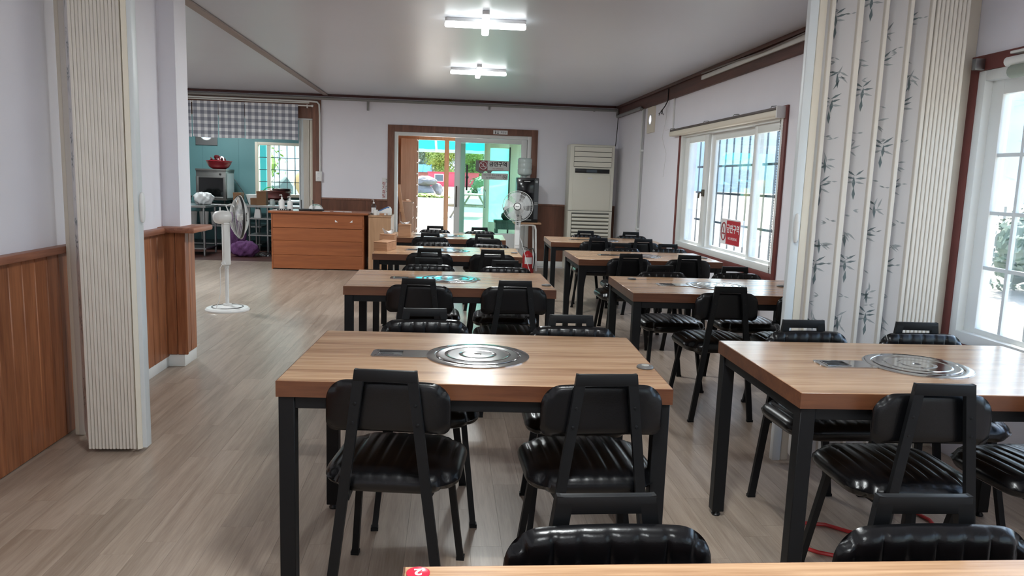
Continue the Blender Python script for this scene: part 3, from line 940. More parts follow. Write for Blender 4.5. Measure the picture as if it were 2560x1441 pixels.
TNAME = {'T0': 'the red disc table', 'T1': 'the nearest full middle table', 'T2': 'the second middle row table',
         'T3': 'the table with two tissue boxes', 'T4': 'the table with one tissue box',
         'R1': 'the nearest right-hand table', 'R2': 'the table behind the partition', 'R3': 'the third barred window table',
         'R4': 'the table before the air conditioner'}
# table, side (n: near edge, back to the viewer; f: far edge, facing the viewer), which, x, y, turn in degrees
CH = [
    ('T0', 'f', 'left', 0.293, 1.262, 1), ('T0', 'f', 'right', 0.891, 1.255, -1),
    ('T1', 'n', 'left', -0.171, 2.125, -7), ('T1', 'n', 'right', 0.472, 2.105, 2), ('T1', 'f', 'left', -0.091, 3.170, 3), ('T1', 'f', 'right', 0.523, 3.070, -1),
    ('T2', 'n', 'left', -0.156, 4.120, -5), ('T2', 'n', 'right', 0.378, 4.115, 1), ('T2', 'f', 'left', -0.131, 5.200, 2), ('T2', 'f', 'right', 0.398, 5.150, -3),
    ('T3', 'n', 'left', -0.143, 5.915, 0), ('T3', 'n', 'right', 0.355, 5.925, -3), ('T3', 'f', 'left', -0.136, 7.020, 3), ('T3', 'f', 'right', 0.389, 6.940, -2),
    ('T4', 'n', 'left', -0.178, 7.555, 2), ('T4', 'n', 'right', 0.365, 7.565, -1), ('T4', 'f', 'left', -0.151, 8.700, -2), ('T4', 'f', 'right', 0.359, 8.640, 4),
    ('R1', 'n', 'left', 1.469, 2.035, -2), ('R1', 'n', 'right', 2.000, 2.030, 3), ('R1', 'f', 'left', 1.527, 3.050, 1), ('R1', 'f', 'right', 2.033, 3.040, -2),
    ('R2', 'n', 'left', 1.587, 4.050, 1), ('R2', 'n', 'right', 2.060, 4.035, -2), ('R2', 'f', 'left', 1.475, 5.075, 2), ('R2', 'f', 'right', 2.016, 5.095, -1),
    ('R3', 'n', 'left', 1.459, 5.865, 2), ('R3', 'n', 'right', 1.940, 5.870, -3), ('R3', 'f', 'left', 1.616, 6.900, 0), ('R3', 'f', 'right', 2.075, 6.940, 2),
    ('R4', 'n', 'left', 1.520, 7.500, -2), ('R4', 'n', 'right', 1.985, 7.500, 2), ('R4', 'f', 'left', 1.580, 8.560, 1), ('R4', 'f', 'right', 2.110, 8.550, -3),
]
chair0 = make_chair()
for i, (tb, side, lr, x, y, a) in enumerate(CH):
    lab = 'black ribbed chair, %s one on the %s side of %s' % (lr, 'near' if side == 'n' else 'far', TNAME[tb])
    rz = radians(a) + (0 if side == 'n' else pi)
    if i == 0:
        chair0.location = (x, y, 0); chair0.rotation_euler = (0, 0, rz); chair0['label'] = lab; chair0['group'] = 'dining chairs at the grill tables'
    else:
        dup(chair0, (x, y, 0), rz, lab, 'dining chairs at the grill tables')

# ------------------------------------------------------------------ small things on the tables
M_bell = mat('bell_grey', rgb(92, 90, 88), 0.4)
M_bell2 = mat('bell_centre', rgb(150, 146, 138), 0.4)
def bell(x, y, lab):
    o = thing('call_button', lab, 'button', (x, y, TH), 0, 'round buttons lying on the tables')
    MB().lathe([(0, 0.0), (0.027, 0.0), (0.029, 0.003), (0.027, 0.008), (0.015, 0.0095), (0, 0.0095)], 24).build('body', M_bell, o)
    MB().lathe([(0.013, 0.0095), (0.012, 0.0112), (0, 0.0115)], 20).build('centre', M_bell2, o)
bell(0.673, 2.426, 'round grey button near the right corner of the nearest full middle table')
bell(0.586, 4.366, 'round grey button near the right corner of the second middle row table')
bell(0.560, 6.300, 'round grey button near the right end of the table with two tissue boxes')
bell(1.195, 4.752, 'round grey button at the far left corner of the table behind the partition')
bell(2.200, 6.265, 'round grey button at the right end of the third table along the window')
bell(2.113, 4.556, 'round grey button half hidden by the partition edge on its table')
o = thing('table_number', 'round red disc with white number two, upside down, on the foreground table', 'disc', (-0.036, 1.106, TH), pi)
MB().lathe([(0, 0.0), (0.0185, 0.0), (0.0185, 0.0018), (0.0165, 0.0026), (0, 0.0028)], 32).build('body', mat('red_disc', rgb(196, 40, 62), 0.2), o)
link('lettering', text_mesh('2', 0.026, M_paper, bold=0.0008), o, (0.0, 0.0, 0.0031))
M_box = wood('tissue_box_wood', rgb(152, 108, 78), rgb(186, 140, 106), 'x', 14, 0.08, 0.45, tone=0.05)
def tissue(name, lab, x, y, rz, w, d, h, paper):
    o = thing(name, lab, 'tissue box', (x, y, TH), radians(rz), 'wooden tissue boxes')
    b = MB().box(-w / 2, -d / 2, 0, w / 2, d / 2, h - 0.008)
    b.build('body', M_box, o, bevel=0.002, segs=1)
    l = MB().box(-w / 2 - 0.001, -d / 2 - 0.001, h - 0.0075, w / 2 + 0.001, d / 2 + 0.001, h)
    l.build('lid', M_box, o, bevel=0.0035)
    if paper:
        MB().box(-w * 0.28, -0.012, h, w * 0.28, 0.012, h + 0.0008).build('slot', M_gap, o)
        p = MB()
        R_ = random.Random(int(h * 1000) + int(x * 100))
        n = 9
        def fn(u, v):
            return ((u - 0.5) * w * (0.5 + 0.35 * v), 0.018 * sin(u * 9 + v * 2) * v + 0.004 * sin(u * 23), h + 0.002 + v * paper * (0.75 + 0.25 * sin(u * 7 + 1.2)))
        p.grid(fn, 14, 5)
        p.build('tissue', mat('tissue_paper', rgb(236, 236, 236), 0.9), o)
tissue('tissue_box', 'low wooden tissue box at the left front corner of its table, lid closed', -0.525, 6.33, -14, 0.115, 0.235, 0.075, 0)
tissue('tissue_box', 'tall wooden tissue box with white tissue sticking out, behind the low box', -0.520, 6.60, -3, 0.13, 0.14, 0.115, 0.042)
tissue('tissue_box', 'square wooden tissue box with crumpled tissue on the table before the door', -0.445, 7.80, -2, 0.125, 0.125, 0.128, 0.026)

# ------------------------------------------------------------------ cross lamps on the ceiling
def cross_lamp(x, y, lab, rz=0.0, k=1.0):
    o = thing('ceiling_lamp', lab, 'lamp', (x, y, ZC), rz, 'white cross lamps on the ceiling')
    cap = lambda L_, w_: rrect(L_, w_, w_ * 0.42, 5)
    for r in (0, pi / 2):
        M = Matrix.Rotation(r, 4, 'Z')
        MB().prism(cap(0.60, 0.052), 0.026, M @ Matrix.Translation((0, 0, -0.027))).build('body', M_lampw, o, bevel=0.002)
        n = 'diffuser'
        MB().prism(cap(0.605, 0.056), 0.034, M @ Matrix.Translation((0, 0, -0.066 - (0.0006 if r else 0)))).build(n, M_led, o, bevel=0.010, segs=3)
        for s in (-1, 1):
            MB().box(-0.03, -0.022, -0.032, 0.03, 0.022, -0.026).build('clip', M_lampw, o).matrix_local = M @ Matrix.Translation((0.18 * s, 0, 0))
        al = bpy.data.lights.new('tube_light', 'AREA')
        al.shape = 'RECTANGLE'; al.size, al.size_y = 0.56, 0.045
        al.energy = LAMP_W * k; al.color = (0.95, 1.0, 1.0)
        lo = bpy.data.objects.new('tube_light', al)
        C.objects.link(lo); lo.parent = o
        lo.matrix_local = M @ Matrix.Translation((0, 0, -0.0685))
    return o
cross_lamp(0.245, 5.80, 'white cross lamp glowing on the ceiling, nearest to the camera', radians(-2))
cross_lamp(0.290, 8.35, 'white cross lamp glowing on the ceiling, farther one before the door wall')
cross_lamp(0.30, 1.3, 'unseen white cross lamp added on the ceiling above the foreground table', 0.0, 1.25)  # unseen lamp, added to lift the dim foreground
cross_lamp(0.30, -1.3, 'unseen white cross lamp added on the ceiling behind the camera', 0.0, 1.25)  # added out of view for more light in the front room
cross_lamp(-3.7, 8.6, 'white cross lamp glowing on the ceiling of the left hall', 0.0, 2.0)

# ------------------------------------------------------------------ reception desk and side cabinet
M_desk = wood('orange_brown_board', rgb(134, 74, 40), rgb(162, 94, 54), 'x', 9, 0.06, 0.42, tone=0.03)
M_desk2 = wood('beige_wood_board', rgb(160, 122, 90), rgb(188, 148, 114), 'z', 9, 0.06, 0.45, tone=0.03)
dk = thing('reception_desk', 'orange brown reception desk with horizontal front boards facing the tables', 'desk', (-1.815, 10.68, 0))
MB().box(-0.635, 0.018, 0.012, 0.63, 0.58, 0.782).build('body', M_desk, dk)
for z0, z1 in ((0.012, 0.200), (0.203, 0.402), (0.405, 0.578), (0.585, 0.782)):
    MB().box(-0.618, 0.0, z0, 0.612, 0.018, z1).build('front_board', M_desk, dk, bevel=0.002, segs=1)
MB().box(-0.637, -0.003, 0.0, -0.6185, 0.58, 0.782).build('side_board', M_desk, dk, bevel=0.001, segs=1)
MB().box(0.6125, -0.003, 0.0, 0.632, 0.58, 0.782).build('side_board', M_desk, dk, bevel=0.001, segs=1)
MB().box(-0.672, -0.03, 0.783, 0.690, 0.60, 0.815).build('desktop', M_desk, dk, bevel=0.006)
for xx, s in ((0.255, 1), (0.455, -1)):
    MB().add([(xx - 0.02, -0.0008, 0.676), (xx + 0.02, -0.0008, 0.676), (xx - 0.02 * s, -0.0008, 0.708)], [(0, 1, 2)]).build('paper_scrap', M_paper, dk)
cb = thing('side_cabinet', 'beige wooden cabinet beside the orange brown reception desk', 'cabinet', (-0.962, 10.70, 0))
MB().box(-0.157, 0.0, 0.02, 0.154, 0.60, 0.755).build('body', M_desk2, cb, bevel=0.002, segs=1)
MB().box(-0.160, -0.006, 0.757, 0.160, 0.62, 0.785).build('top_board', M_desk2, cb, bevel=0.003)
MB().box(-0.15, 0.02, 0.0, 0.15, 0.58, 0.02).build('plinth', M_gap, cb)
DZ = 0.815
M_wplast = mat('white_plastic', rgb(232, 232, 230), 0.35)
M_clear = glass('clear_plastic', (0.86, 0.9, 0.92), 0.9)
def pump(lab, x, y, z, h, r, m):
    o = thing('pump_bottle', lab, 'bottle', (x, y, z))
    MB().lathe([(0, 0), (r, 0), (r, h * .58), (r * .8, h * .66), (r * .35, h * .70), (r * .35, h * .74), (0, h * .74)], 20).build('body', m, o, ang=50)
    MB().lathe([(0, h * .74), (r * .4, h * .74), (r * .4, h * .82), (r * .14, h * .83), (r * .14, h * .95), (0, h * .95)], 12).build('collar', M_wplast, o)
    MB().tube([(0, 0, h * .95), (0, 0, h * .985), (-r * .9, -r * .2, h * .96)], r * .14, 8).build('nozzle', M_wplast, o)
    return o
pump('white pump bottle at the left end of the reception desk, left one', -2.355, 10.92, DZ, 0.215, 0.036, M_wplast)
pump('white pump bottle at the left end of the reception desk, right one', -2.245, 10.93, DZ, 0.19, 0.038, M_wplast)
o = pump('clear hand sanitiser pump bottle standing on the beige cabinet', -1.070, 10.92, 0.785, 0.215, 0.033, M_clear)
MB().lathe([(0.0335, 0.02), (0.0335, 0.10)], 20).build('paper_label', M_paper, o)
kb = thing('desk_tray', 'small black tray with white marks in front of the pump bottles', 'tray', (-2.30, 10.80, DZ))
MB().box(-0.09, -0.035, 0, 0.09, 0.035, 0.022).build('body', M_dark, kb, bevel=0.005)
for k in range(5):
    MB().box(-0.065 + 0.03 * k, -0.0362, 0.006, -0.053 + 0.03 * k, -0.0350, 0.015).build('white_mark', M_paper, kb)
for i, (xx, lab, ax) in enumerate(((-2.02, 'black router with tall aerial on the desk, left of the other', -0.06), (-1.845, 'black router with tall aerial on the desk, before the white pouch', -0.075))):
    rt = thing('router', lab, 'router', (xx, 10.86, DZ), 0, 'routers on the desk')
    MB().box(-0.082, -0.05, 0, 0.082, 0.05, 0.028).build('body', M_dark, rt, bevel=0.006)
    MB().tube([(ax, 0.05, 0.02), (ax - 0.004, 0.055, 0.15)], 0.0055, 8).build('antenna', M_dark, rt)
po = thing('wet_wipe_pouch', 'white soft pouch with green stripe lying on the desk', 'pouch', (-1.895, 10.99, DZ))
MB().grid(lambda u, v: ((u - .5) * 0.21, (v - .5) * 0.13, 0.095 * (max(0, 1 - abs(2 * u - 1) ** 2.6) ** .6) * (max(0, 1 - abs(2 * v - 1) ** 3) ** .7)), 16, 10).build('body', M_wplast, po)
MB().grid(lambda u, v: ((u * .62 + .30 - .5) * 0.21, (.17 + .07 * v + .05 * u - .5) * 0.13, 0.0012 + 0.095 * (max(0, 1 - abs(2 * (u * .62 + .30) - 1) ** 2.6) ** .6) * (max(0, 1 - abs(2 * (.17 + .07 * v + .05 * u) - 1) ** 3) ** .7)), 12, 2).build('green_stripe', mat('green_print', rgb(40, 120, 90), 0.5), po)
for i, (xx, yy, w, a) in enumerate(((-1.72, 10.80, 0.10, 5), (-1.55, 10.86, 0.14, -8), (-1.42, 10.82, 0.10, 12))):
    o = MB().box(-w / 2, -0.04, 0, w / 2, 0.04, 0.002 + 0.002 * i).build('paper_sheet', M_paper, None, (xx, yy, DZ))
    o.rotation_euler = (0, 0, radians(a))
    tag(o, 'flat sheet of paper lying on the %s of the reception desk' % ('middle', 'middle right', 'right end')[i], 'paper')
o = MB().lathe([(0, 0.003), (0.026, 0.003), (0.034, 0.075), (0.036, 0.076), (0.0335, 0.072), (0.0255, 0.0), (0, 0)], 20).build('paper_cup', M_wplast, None, (-1.03, 10.78, 0.785))
tag(o, 'white paper cup standing on the beige cabinet before the sanitiser', 'cup')
bx = thing('glove_dispenser', 'white and blue cardboard dispenser with a slanted top on the cabinet', 'box', (-0.915, 10.93, 0.785))
MB().prism([(-0.10, 0), (0.095, 0), (0.095, 0.085), (0.075, 0.118), (0.045, 0.122), (-0.095, 0.05)], 0.14, Matrix.Translation((0, 0.07, 0)) @ PX).build('body', M_wplast, bx, bevel=0.004)
MB().prism([(-0.09, 0.056), (0.045, 0.1225), (0.07, 0.118), (0.07, 0.10), (0.04, 0.102), (-0.06, 0.053)], 0.002, Matrix.Translation((0, -0.0695, 0)) @ PX).build('blue_print', mat('blue_print', rgb(80, 116, 168), 0.5), bx)
bc = thing('card_holder', 'small wooden card holder lying on the cabinet before the dispenser', 'holder', (-0.92, 10.80, 0.785))
MB().box(-0.055, -0.02, 0, 0.055, 0.02, 0.028).build('body', M_box, bc, bevel=0.003)
MB().box(0.012, -0.0215, 0.003, 0.04, -0.0200, 0.026).build('white_card', M_paper, bc)

# ------------------------------------------------------------------ stand fans
M_fan = mat('fan_white', rgb(228, 228, 226), 0.3)
M_wire = mat('fan_wire', rgb(206, 206, 204), 0.4)
M_blade = mat('fan_blade', rgb(222, 226, 228), 0.25)
bt_ = M_blade.node_tree
bx_t = bt_.nodes.new('ShaderNodeBsdfTransparent'); bx_m = bt_.nodes.new('ShaderNodeMixShader'); bx_m.inputs[0].default_value = 0.62
bt_.links.new(bx_t.outputs[0], bx_m.inputs[1]); bt_.links.new(bt_.nodes['Principled BSDF'].outputs[0], bx_m.inputs[2])
bt_.links.new(bx_m.outputs[0], [n for n in bt_.nodes if n.type == 'OUTPUT_MATERIAL'][0].inputs[0])
M_ring = mat('black_guard_ring', rgb(34, 34, 36), 0.4)
def fan(lab, x, y, head_z, face, base_r=0.205, R=0.205, front_col=False, ring=None, clear=False):
    """face: direction of the air in the plan, degrees from +x"""
    o = thing('stand_fan', lab, 'fan', (x, y, 0), radians(face))
    # local +x is the way the fan blows
    MB().lathe([(0, 0.0), (base_r, 0.0), (base_r, 0.012), (base_r * .93, 0.026), (base_r * .70, 0.032), (base_r * .2, 0.046), (0.04, 0.06), (0, 0.06)], 48).build('base', M_fan, o, ang=30)
    MB().tube([(base_r * .70 * cos(2 * pi * i / 48), base_r * .70 * sin(2 * pi * i / 48), 0.0325) for i in range(48)], 0.005, 6, closed=True).build('base_ring', M_ring, o)
    MB().lathe([(0.018, 0.05), (0.018, 0.47), (0.0, 0.47)], 16).build('pole', M_fan, o)
    MB().lathe([(0.024, 0.415), (0.024, 0.447), (0.0, 0.447)], 16).build('pole_collar', M_wire, o)
    zc0, zc1 = 0.445, head_z - 0.06
    col = MB().prism(rrect(0.07, 0.076, 0.02), zc1 - zc0, Matrix.Translation((0, 0, zc0))).build('control_column', M_fan, o, bevel=0.004)
    if front_col:
        MB().prism(rrect(0.17, 0.058, 0.016), 0.004, Matrix.Translation((0.0355, 0, zc0 + 0.13)) @ Matrix.Rotation(pi / 2, 4, 'Y')).build('panel', M_fan, col)
        MB().lathe([(0, 0.014), (0.016, 0.013), (0.019, 0.0)], 20, Matrix.Translation((0.040, 0, zc1 - 0.06)) @ Matrix.Rotation(pi / 2, 4, 'Y')).build('timer_knob', M_ring, col)
        for k in range(4):
            MB().box(0.039, -0.009, zc1 - 0.11 - 0.024 * k, 0.046, 0.009, zc1 - 0.098 - 0.024 * k).build('button', M_ring, col)
    MB().tube([(0, -0.018, 0.40), (0, -0.05, 0.395)], 0.012, 10).build('height_knob', M_fan, o)
    # motor housing, egg shaped, lying along x
    Mx = Matrix.Translation((0, 0, head_z)) @ Matrix.Rotation(pi / 2, 4, 'Y')
    MB().lathe([(0, -0.115), (0.03, -0.112), (0.052, -0.095), (0.063, -0.06), (0.065, -0.02), (0.058, 0.03), (0.042, 0.05), (0, 0.05)], 28, Mx).build('motor_housing', M_fan, o, ang=60)
    MB().tube([(-0.05, 0, head_z + 0.055), (-0.05, 0, head_z + 0.095)], 0.007, 8).build('swing_knob', M_fan, o)
    MB().box(-0.03, -0.045, head_z - 0.068, 0.035, 0.045, head_z - 0.05).build('tilt_joint', M_fan, o, bevel=0.008)
    MB().tube([(0.03, 0, head_z + 0.05), (0.005, 0, head_z + 0.11), (0.05, 0, head_z + 0.125), (0.085, 0, head_z + 0.10)], 0.006, 8).build('carry_handle', M_fan, o)
    # guards: radial wires of rear and front cage, ring between
    def cage(name, x0, x1, r0, n, bow):
        g = MB()
        for k in range(n):
            a = 2 * pi * k / n
            pts = []
            for t in (0, .25, .5, .75, .92, 1):
                r = r0 + (R - r0) * t
                xx = x0 + (x1 - x0) * (t ** bow)
                pts.append((xx, r * cos(a), head_z + r * sin(a)))
            g.tube(pts, 0.0011, 3)
        for t in (0.0, 0.42, 0.75):
            r = r0 + (R - r0) * t
            xx = x0 + (x1 - x0) * (t ** bow)
            g.tube([(xx, r * cos(2 * pi * i / 40), head_z + r * sin(2 * pi * i / 40)) for i in range(40)], 0.0016, 4, closed=True)
        return stuff(g.build(name, M_wire, o))
    XR_ = 0.125
    cage('rear_guard', 0.055, XR_, 0.06, 84, 2.4)
    cage('front_guard', 0.195, XR_, 0.045, 84, 2.6)
    MB().grid(lambda u, v: (XR_ - 0.011 + 0.022 * v, (R + 0.002) * cos(2 * pi * u), head_z + (R + 0.002) * sin(2 * pi * u)), 56, 1).grid(lambda u, v: (XR_ + 0.011 - 0.022 * v, (R - 0.001) * cos(2 * pi * u), head_z + (R - 0.001) * sin(2 * pi * u)), 56, 1).build('guard_ring', ring or M_ring, o)
    MB().tube([(XR_ + 0.012, (R + 0.003) * cos(2 * pi * i / 56), head_z + (R + 0.003) * sin(2 * pi * i / 56)) for i in range(56)], 0.0035, 6, closed=True).build('rim', M_wire, o)
    cp = MB().lathe([(0.05, -0.002), (0.05, 0.006), (0.043, 0.011), (0, 0.012)], 28, Matrix.Translation((0.193, 0, head_z)) @ Matrix.Rotation(pi / 2, 4, 'Y')).build('front_cap', M_fan, o)
    MB().tube([(0.202, 0.0445 * cos(2 * pi * i / 32), head_z + 0.0445 * sin(2 * pi * i / 32)) for i in range(32)], 0.0055, 6, closed=True).build('cap_ring', M_ring, cp)
    MB().tube([(0.206, 0.022 * (k - 3) / 3, head_z + 0.004 * sin(k * 1.7)) for k in range(7)], 0.0022, 5).build('cap_mark', M_ring, cp)
    MB().lathe([(0, 0.06), (0.03, 0.055), (0.034, 0.0), (0, 0.0)], 20, Matrix.Translation((0.11, 0, head_z)) @ Matrix.Rotation(pi / 2, 4, 'Y')).build('hub', M_fan, o)
    def blade(u, v):
        r = 0.03 + 0.15 * v
        w = 0.22 + 0.62 * v ** 0.6 * (1 - 0.25 * v)
        a = (u - 0.5) * w * 2 * 0.62 + 0.18 * v
        return (0.135 + 0.028 * (u - 0.5) * (1 - 0.3 * v) + 0.006 * v, r * cos(a), r * sin(a))
    bmsh = MB().grid(blade, 8, 8).mesh('blade', M_blade)
    for k in range(5):
        link('blade', bmsh, o, (0, 0, head_z), (2 * pi * k / 5 + 0.35, 0, 0))
    return o
f1 = fan('white stand fan turned sideways on the open floor at the left', -2.125, 7.40, 0.90, 28)
MB().tube([(-0.03, -0.03, 0.455), (-0.045, -0.055, 0.465)], 0.017, 12).build('plug_hook', M_fan, f1)
MB().tube([(-0.045, -0.06, 0.465), (-0.075, -0.065, 0.42), (-0.07, -0.05, 0.30), (-0.075, -0.06, 0.18), (-0.09, -0.05, 0.10), (-0.11, -0.04, 0.035)], 0.0035, 6).build('power_cord', M_fan, f1)
f2 = fan('white stand fan facing the camera beside the black water dispenser', 0.915, 9.90, 1.005, -99, R=0.195, front_col=True)
MB().tube([(-0.02, 0.035, 0.60), (0.01, 0.07, 0.50), (0.03, 0.13, 0.30), (0.02, 0.19, 0.12), (0.02, 0.22, 0.004)], 0.0035, 6).build('power_cord', M_fan, f2)

# ------------------------------------------------------------------ air conditioner
M_ac = mat('air_conditioner_ivory', rgb(226, 224, 210), 0.4)
M_acd = mat('grille_shadow', rgb(96, 96, 90), 0.7)
ac = thing('air_conditioner', 'tall ivory floor air conditioner standing in the right corner', 'air conditioner', (2.145, 11.30, 0))
MB().box(-0.345, 0.01, 0.0, 0.335, 0.36, 1.905).build('body', M_ac, ac, bevel=0.012)
MB().box(-0.29, 0.0, 0.93, 0.285, 0.012, 1.46).build('front_panel', M_ac, ac, bevel=0.004)
MB().box(-0.285, 0.002, 1.57, 0.285, 0.012, 1.872).build('upper_recess', M_acd, ac)
for k in range(4):
    MB().bar((-0.283, -0.002, 1.610 + 0.075 * k), (0.283, -0.002, 1.610 + 0.075 * k), 0.022, 0.066, side=(0, 1, 0)).build('louver', M_ac, ac)
MB().box(-0.262, -0.002, 1.482, 0.262, 0.012, 1.545).build('display_band', M_dark, ac, bevel=0.003)
MB().box(-0.09, -0.0032, 1.492, 0.07, -0.0018, 1.535).build('display', mat('display_grey', rgb(70, 82, 92), 0.2), ac)
MB().prism(rrect(0.075, 0.022, 0.011), 0.002, Matrix.Translation((-0.03, 0.0, 1.405)) @ PX).build('badge', M_lampw, ac)
MB().box(-0.35, 0.004, 0.912, 0.34, 0.012, 0.918).build('seam', M_acd, ac)
MB().box(-0.29, 0.006, 0.12, 0.285, 0.012, 0.885).build('lower_recess', M_acd, ac)
sl = MB().bar((-0.283, 0, 0), (0.283, 0, 0), 0.028, 0.034, side=(0, 1, -0.5)).mesh('louver', M_ac)
for k in range(13):
    link('louver', sl, ac, (0, -0.004, 0.15 + 0.0575 * k))
cable = MB().tube([(2.575, 11.64, 2.43), (2.565, 11.62, 2.2), (2.548, 11.6, 1.95), (2.53, 11.55, 1.905)], 0.006, 6).build('power_cable', M_dark)
tag(cable, 'thin black cable running down the corner above the air conditioner', 'cable')

# ------------------------------------------------------------------ water dispenser on a stand, fire extinguisher
st = thing('dispenser_stand', 'white tube legged stand with wooden top under the water dispenser', 'stand', (1.17, 11.25, 0))
MB().box(-0.20, -0.2, 0.700, 0.20, 0.2, 0.725).build('top_board', M_desk2, st, bevel=0.003)
for yy in (-0.17, 0.17):
    MB().tube([(-0.15, yy, 0.0), (-0.125, yy, 0.62), (-0.11, yy, 0.675), (-0.07, yy, 0.69), (0.07, yy, 0.69), (0.11, yy, 0.675), (0.125, yy, 0.62), (0.15, yy, 0.0)], 0.015, 10).build('leg_hoop', M_wplast, st)
ds = thing('water_dispenser', 'black countertop water dispenser with clear bottle on top', 'water dispenser', (1.16, 11.25, 0.725))
MB().box(-0.16, -0.15, 0.0, 0.16, 0.15, 0.655).build('body', M_dark, ds, bevel=0.012)
MB().box(-0.145, -0.153, 0.34, 0.085, -0.149, 0.625).build('front_panel', mat('gloss_black', rgb(14, 16, 20), 0.12), ds, bevel=0.002)
MB().box(-0.145, -0.152, 0.06, 0.085, -0.1485, 0.30).build('tap_recess', M_black, ds)
MB().box(0.095, -0.153, 0.05, 0.155, -0.149, 0.645).build('side_trim', mat('grey_trim', rgb(70, 74, 78), 0.35), ds)
for zz in (0.285, 0.262):
    MB().box(0.10, -0.158, zz, 0.15, -0.152, zz + 0.014).build('lever', M_steel2, ds)
MB().lathe([(0, 0.006), (0.02, 0.005), (0.022, 0)], 20, Matrix.Translation((0.125, -0.153, 0.60)) @ PX).build('knob', M_steel2, ds)
MB().box(-0.06, -0.1545, 0.598, 0.03, -0.1528, 0.606).build('white_line_mark', M_paper, ds)
MB().box(-0.12, -0.175, 0.03, 0.06, -0.15, 0.045).build('drip_tray', M_steel2, ds)
M_bottle = mat('cloudy_bottle', rgb(186, 200, 198), 0.25, spec=0.6)
MB().lathe([(0.03, 0.655), (0.03, 0.675), (0.095, 0.70), (0.105, 0.72), (0.105, 0.775), (0.1, 0.785), (0.105, 0.795), (0.105, 0.855), (0.1, 0.865), (0.105, 0.875), (0.105, 0.925), (0.09, 0.945), (0, 0.948)], 28, Matrix.Translation((-0.045, 0, 0))).build('water_bottle', M_bottle, ds, ang=60)
ex = thing('fire_extinguisher', 'red fire extinguisher on the floor below the water dispenser', 'fire extinguisher', (1.17, 10.92, 0))
MB().lathe([(0, 0.012), (0.07, 0.012), (0.078, 0.03), (0.078, 0.24), (0.065, 0.285), (0.03, 0.305), (0.022, 0.32), (0, 0.32)], 28).build('cylinder', mat('extinguisher_red', rgb(178, 34, 40), 0.3), ex, ang=50)
MB().grid(lambda u, v: (0.079 * cos(-2.2 + 1.5 * u), 0.079 * sin(-2.2 + 1.5 * u), 0.13 + 0.10 * v), 10, 1).build('paper_label', M_paper, ex)
MB().lathe([(0.022, 0.318), (0.024, 0.35), (0, 0.355)], 14).build('valve', M_steel2, ex)
MB().bar((0, 0.0, 0.36), (-0.09, -0.02, 0.39), 0.018, 0.008, side=(0, 1, 0)).bar((0, 0, 0.345), (-0.08, -0.018, 0.345), 0.018, 0.008, side=(0, 1, 0)).build('lever', M_black, ex)
MB().tube([(0.02, 0, 0.34), (0.07, -0.02, 0.36), (0.10, -0.03, 0.28), (0.098, -0.03, 0.14), (0.09, -0.03, 0.06)], 0.009, 8).build('hose', M_dark, ex)
MB().lathe([(0.095, 0.0), (0.095, 0.055), (0.088, 0.06), (0.088, 0.012), (0, 0.012)], 24).build('foot_ring', mat('stand_red', rgb(150, 32, 36), 0.4), ex)

# ------------------------------------------------------------------ gingham curtain over the kitchen opening
M_ging = gingham('grey_gingham')
cu = thing('gingham_curtain', 'grey and white gingham valance curtain hanging over the kitchen opening', 'curtain', (-3.1, YB - 0.045, 2.335))
MB().tube([(-2.4, 0, 0), (1.03, 0, 0)], 0.011, 10).build('rod', M_wplast, cu)
MB().lathe([(0, 0.02), (0.017, 0.012), (0.017, -0.012), (0, -0.02)], 12, Matrix.Translation((1.045, 0, 0)) @ Matrix.Rotation(pi / 2, 4, 'Y')).build('finial', M_wplast, cu)
for xx in (0.97, -1.0):
    MB().box(xx - 0.008, -0.012, -0.035, xx + 0.008, 0.024, 0.018).build('rod_bracket', M_wplast, cu, bevel=0.002)
edges = [-2.30, -1.50, -0.695, -0.315, 0.065, 0.465, 0.842]
for i, (a, b) in enumerate(zip(edges[:-1], edges[1:])):
    a2, b2 = a + (0.012 if i == 2 else 0.003), b - 0.003
    ph = i * 1.3
    def cl(u, v, a2=a2, b2=b2, ph=ph):
        xx = a2 + (b2 - a2) * u
        return (xx, -0.014 - 0.010 * v * sin(u * 5.1 + ph) - 0.005 * v * sin(u * 13 + ph) - 0.006 * v, 0.012 - 0.525 * v + 0.006 * v * sin(u * 3 + ph))
    MB().grid(cl, 16, 8).build('cloth_panel', M_ging, cu)

# ------------------------------------------------------------------ pipes, conduits, socket
pp = thing('ceiling_pipe', 'grey pipe running under the ceiling along the back wall', 'pipe', (0, 0, 0))
MB().tube([(-6.0, YB - 0.05, 2.452), (2.30, YB - 0.05, 2.452), (2.545, YB - 0.05, 2.452), (2.56, YB - 0.06, 2.44), (2.56, YB - 0.07, 2.40)], 0.021, 10).build('pipe', M_pipe, pp)
MB().tube([(2.56, YB - 0.06, 2.452), (2.56, YB - 0.06, 2.36), (2.56, 10.20, 2.36), (2.56, 10.17, 2.34)], 0.022, 10).build('pipe', M_pipe, pp)
for xx in (-3.1, 0.585, 2.2, -1.235):
    MB().box(xx - 0.012, YB - 0.05, 2.425, xx + 0.012, YB - 0.0005, 2.44 if xx == -3.1 else 2.43).build('clamp', M_pipe, pp)
MB().tube([(-1.235, YB - 0.045, 2.452), (-1.235, YB - 0.045, 2.30)], 0.018, 8).build('drop_pipe', M_pipe, pp)
MB().tube([(0.585, YB - 0.045, 2.452), (0.585, YB - 0.045, 2.385)], 0.015, 8).build('drop_pipe', M_pipe, pp)
cd2 = thing('wall_conduit', 'white double conduit running down the right wall near the corner', 'conduit', (XR - 0.001, 10.17, 0))
MB().box(-0.026, -0.045, 0.0, 0, -0.012, 2.36).build('channel', mat('conduit_grey', rgb(176, 176, 176), 0.5), cd2, bevel=0.003)
MB().box(-0.03, 0.0, 0.0, 0, 0.035, 2.34).build('channel', M_white, cd2, bevel=0.003)
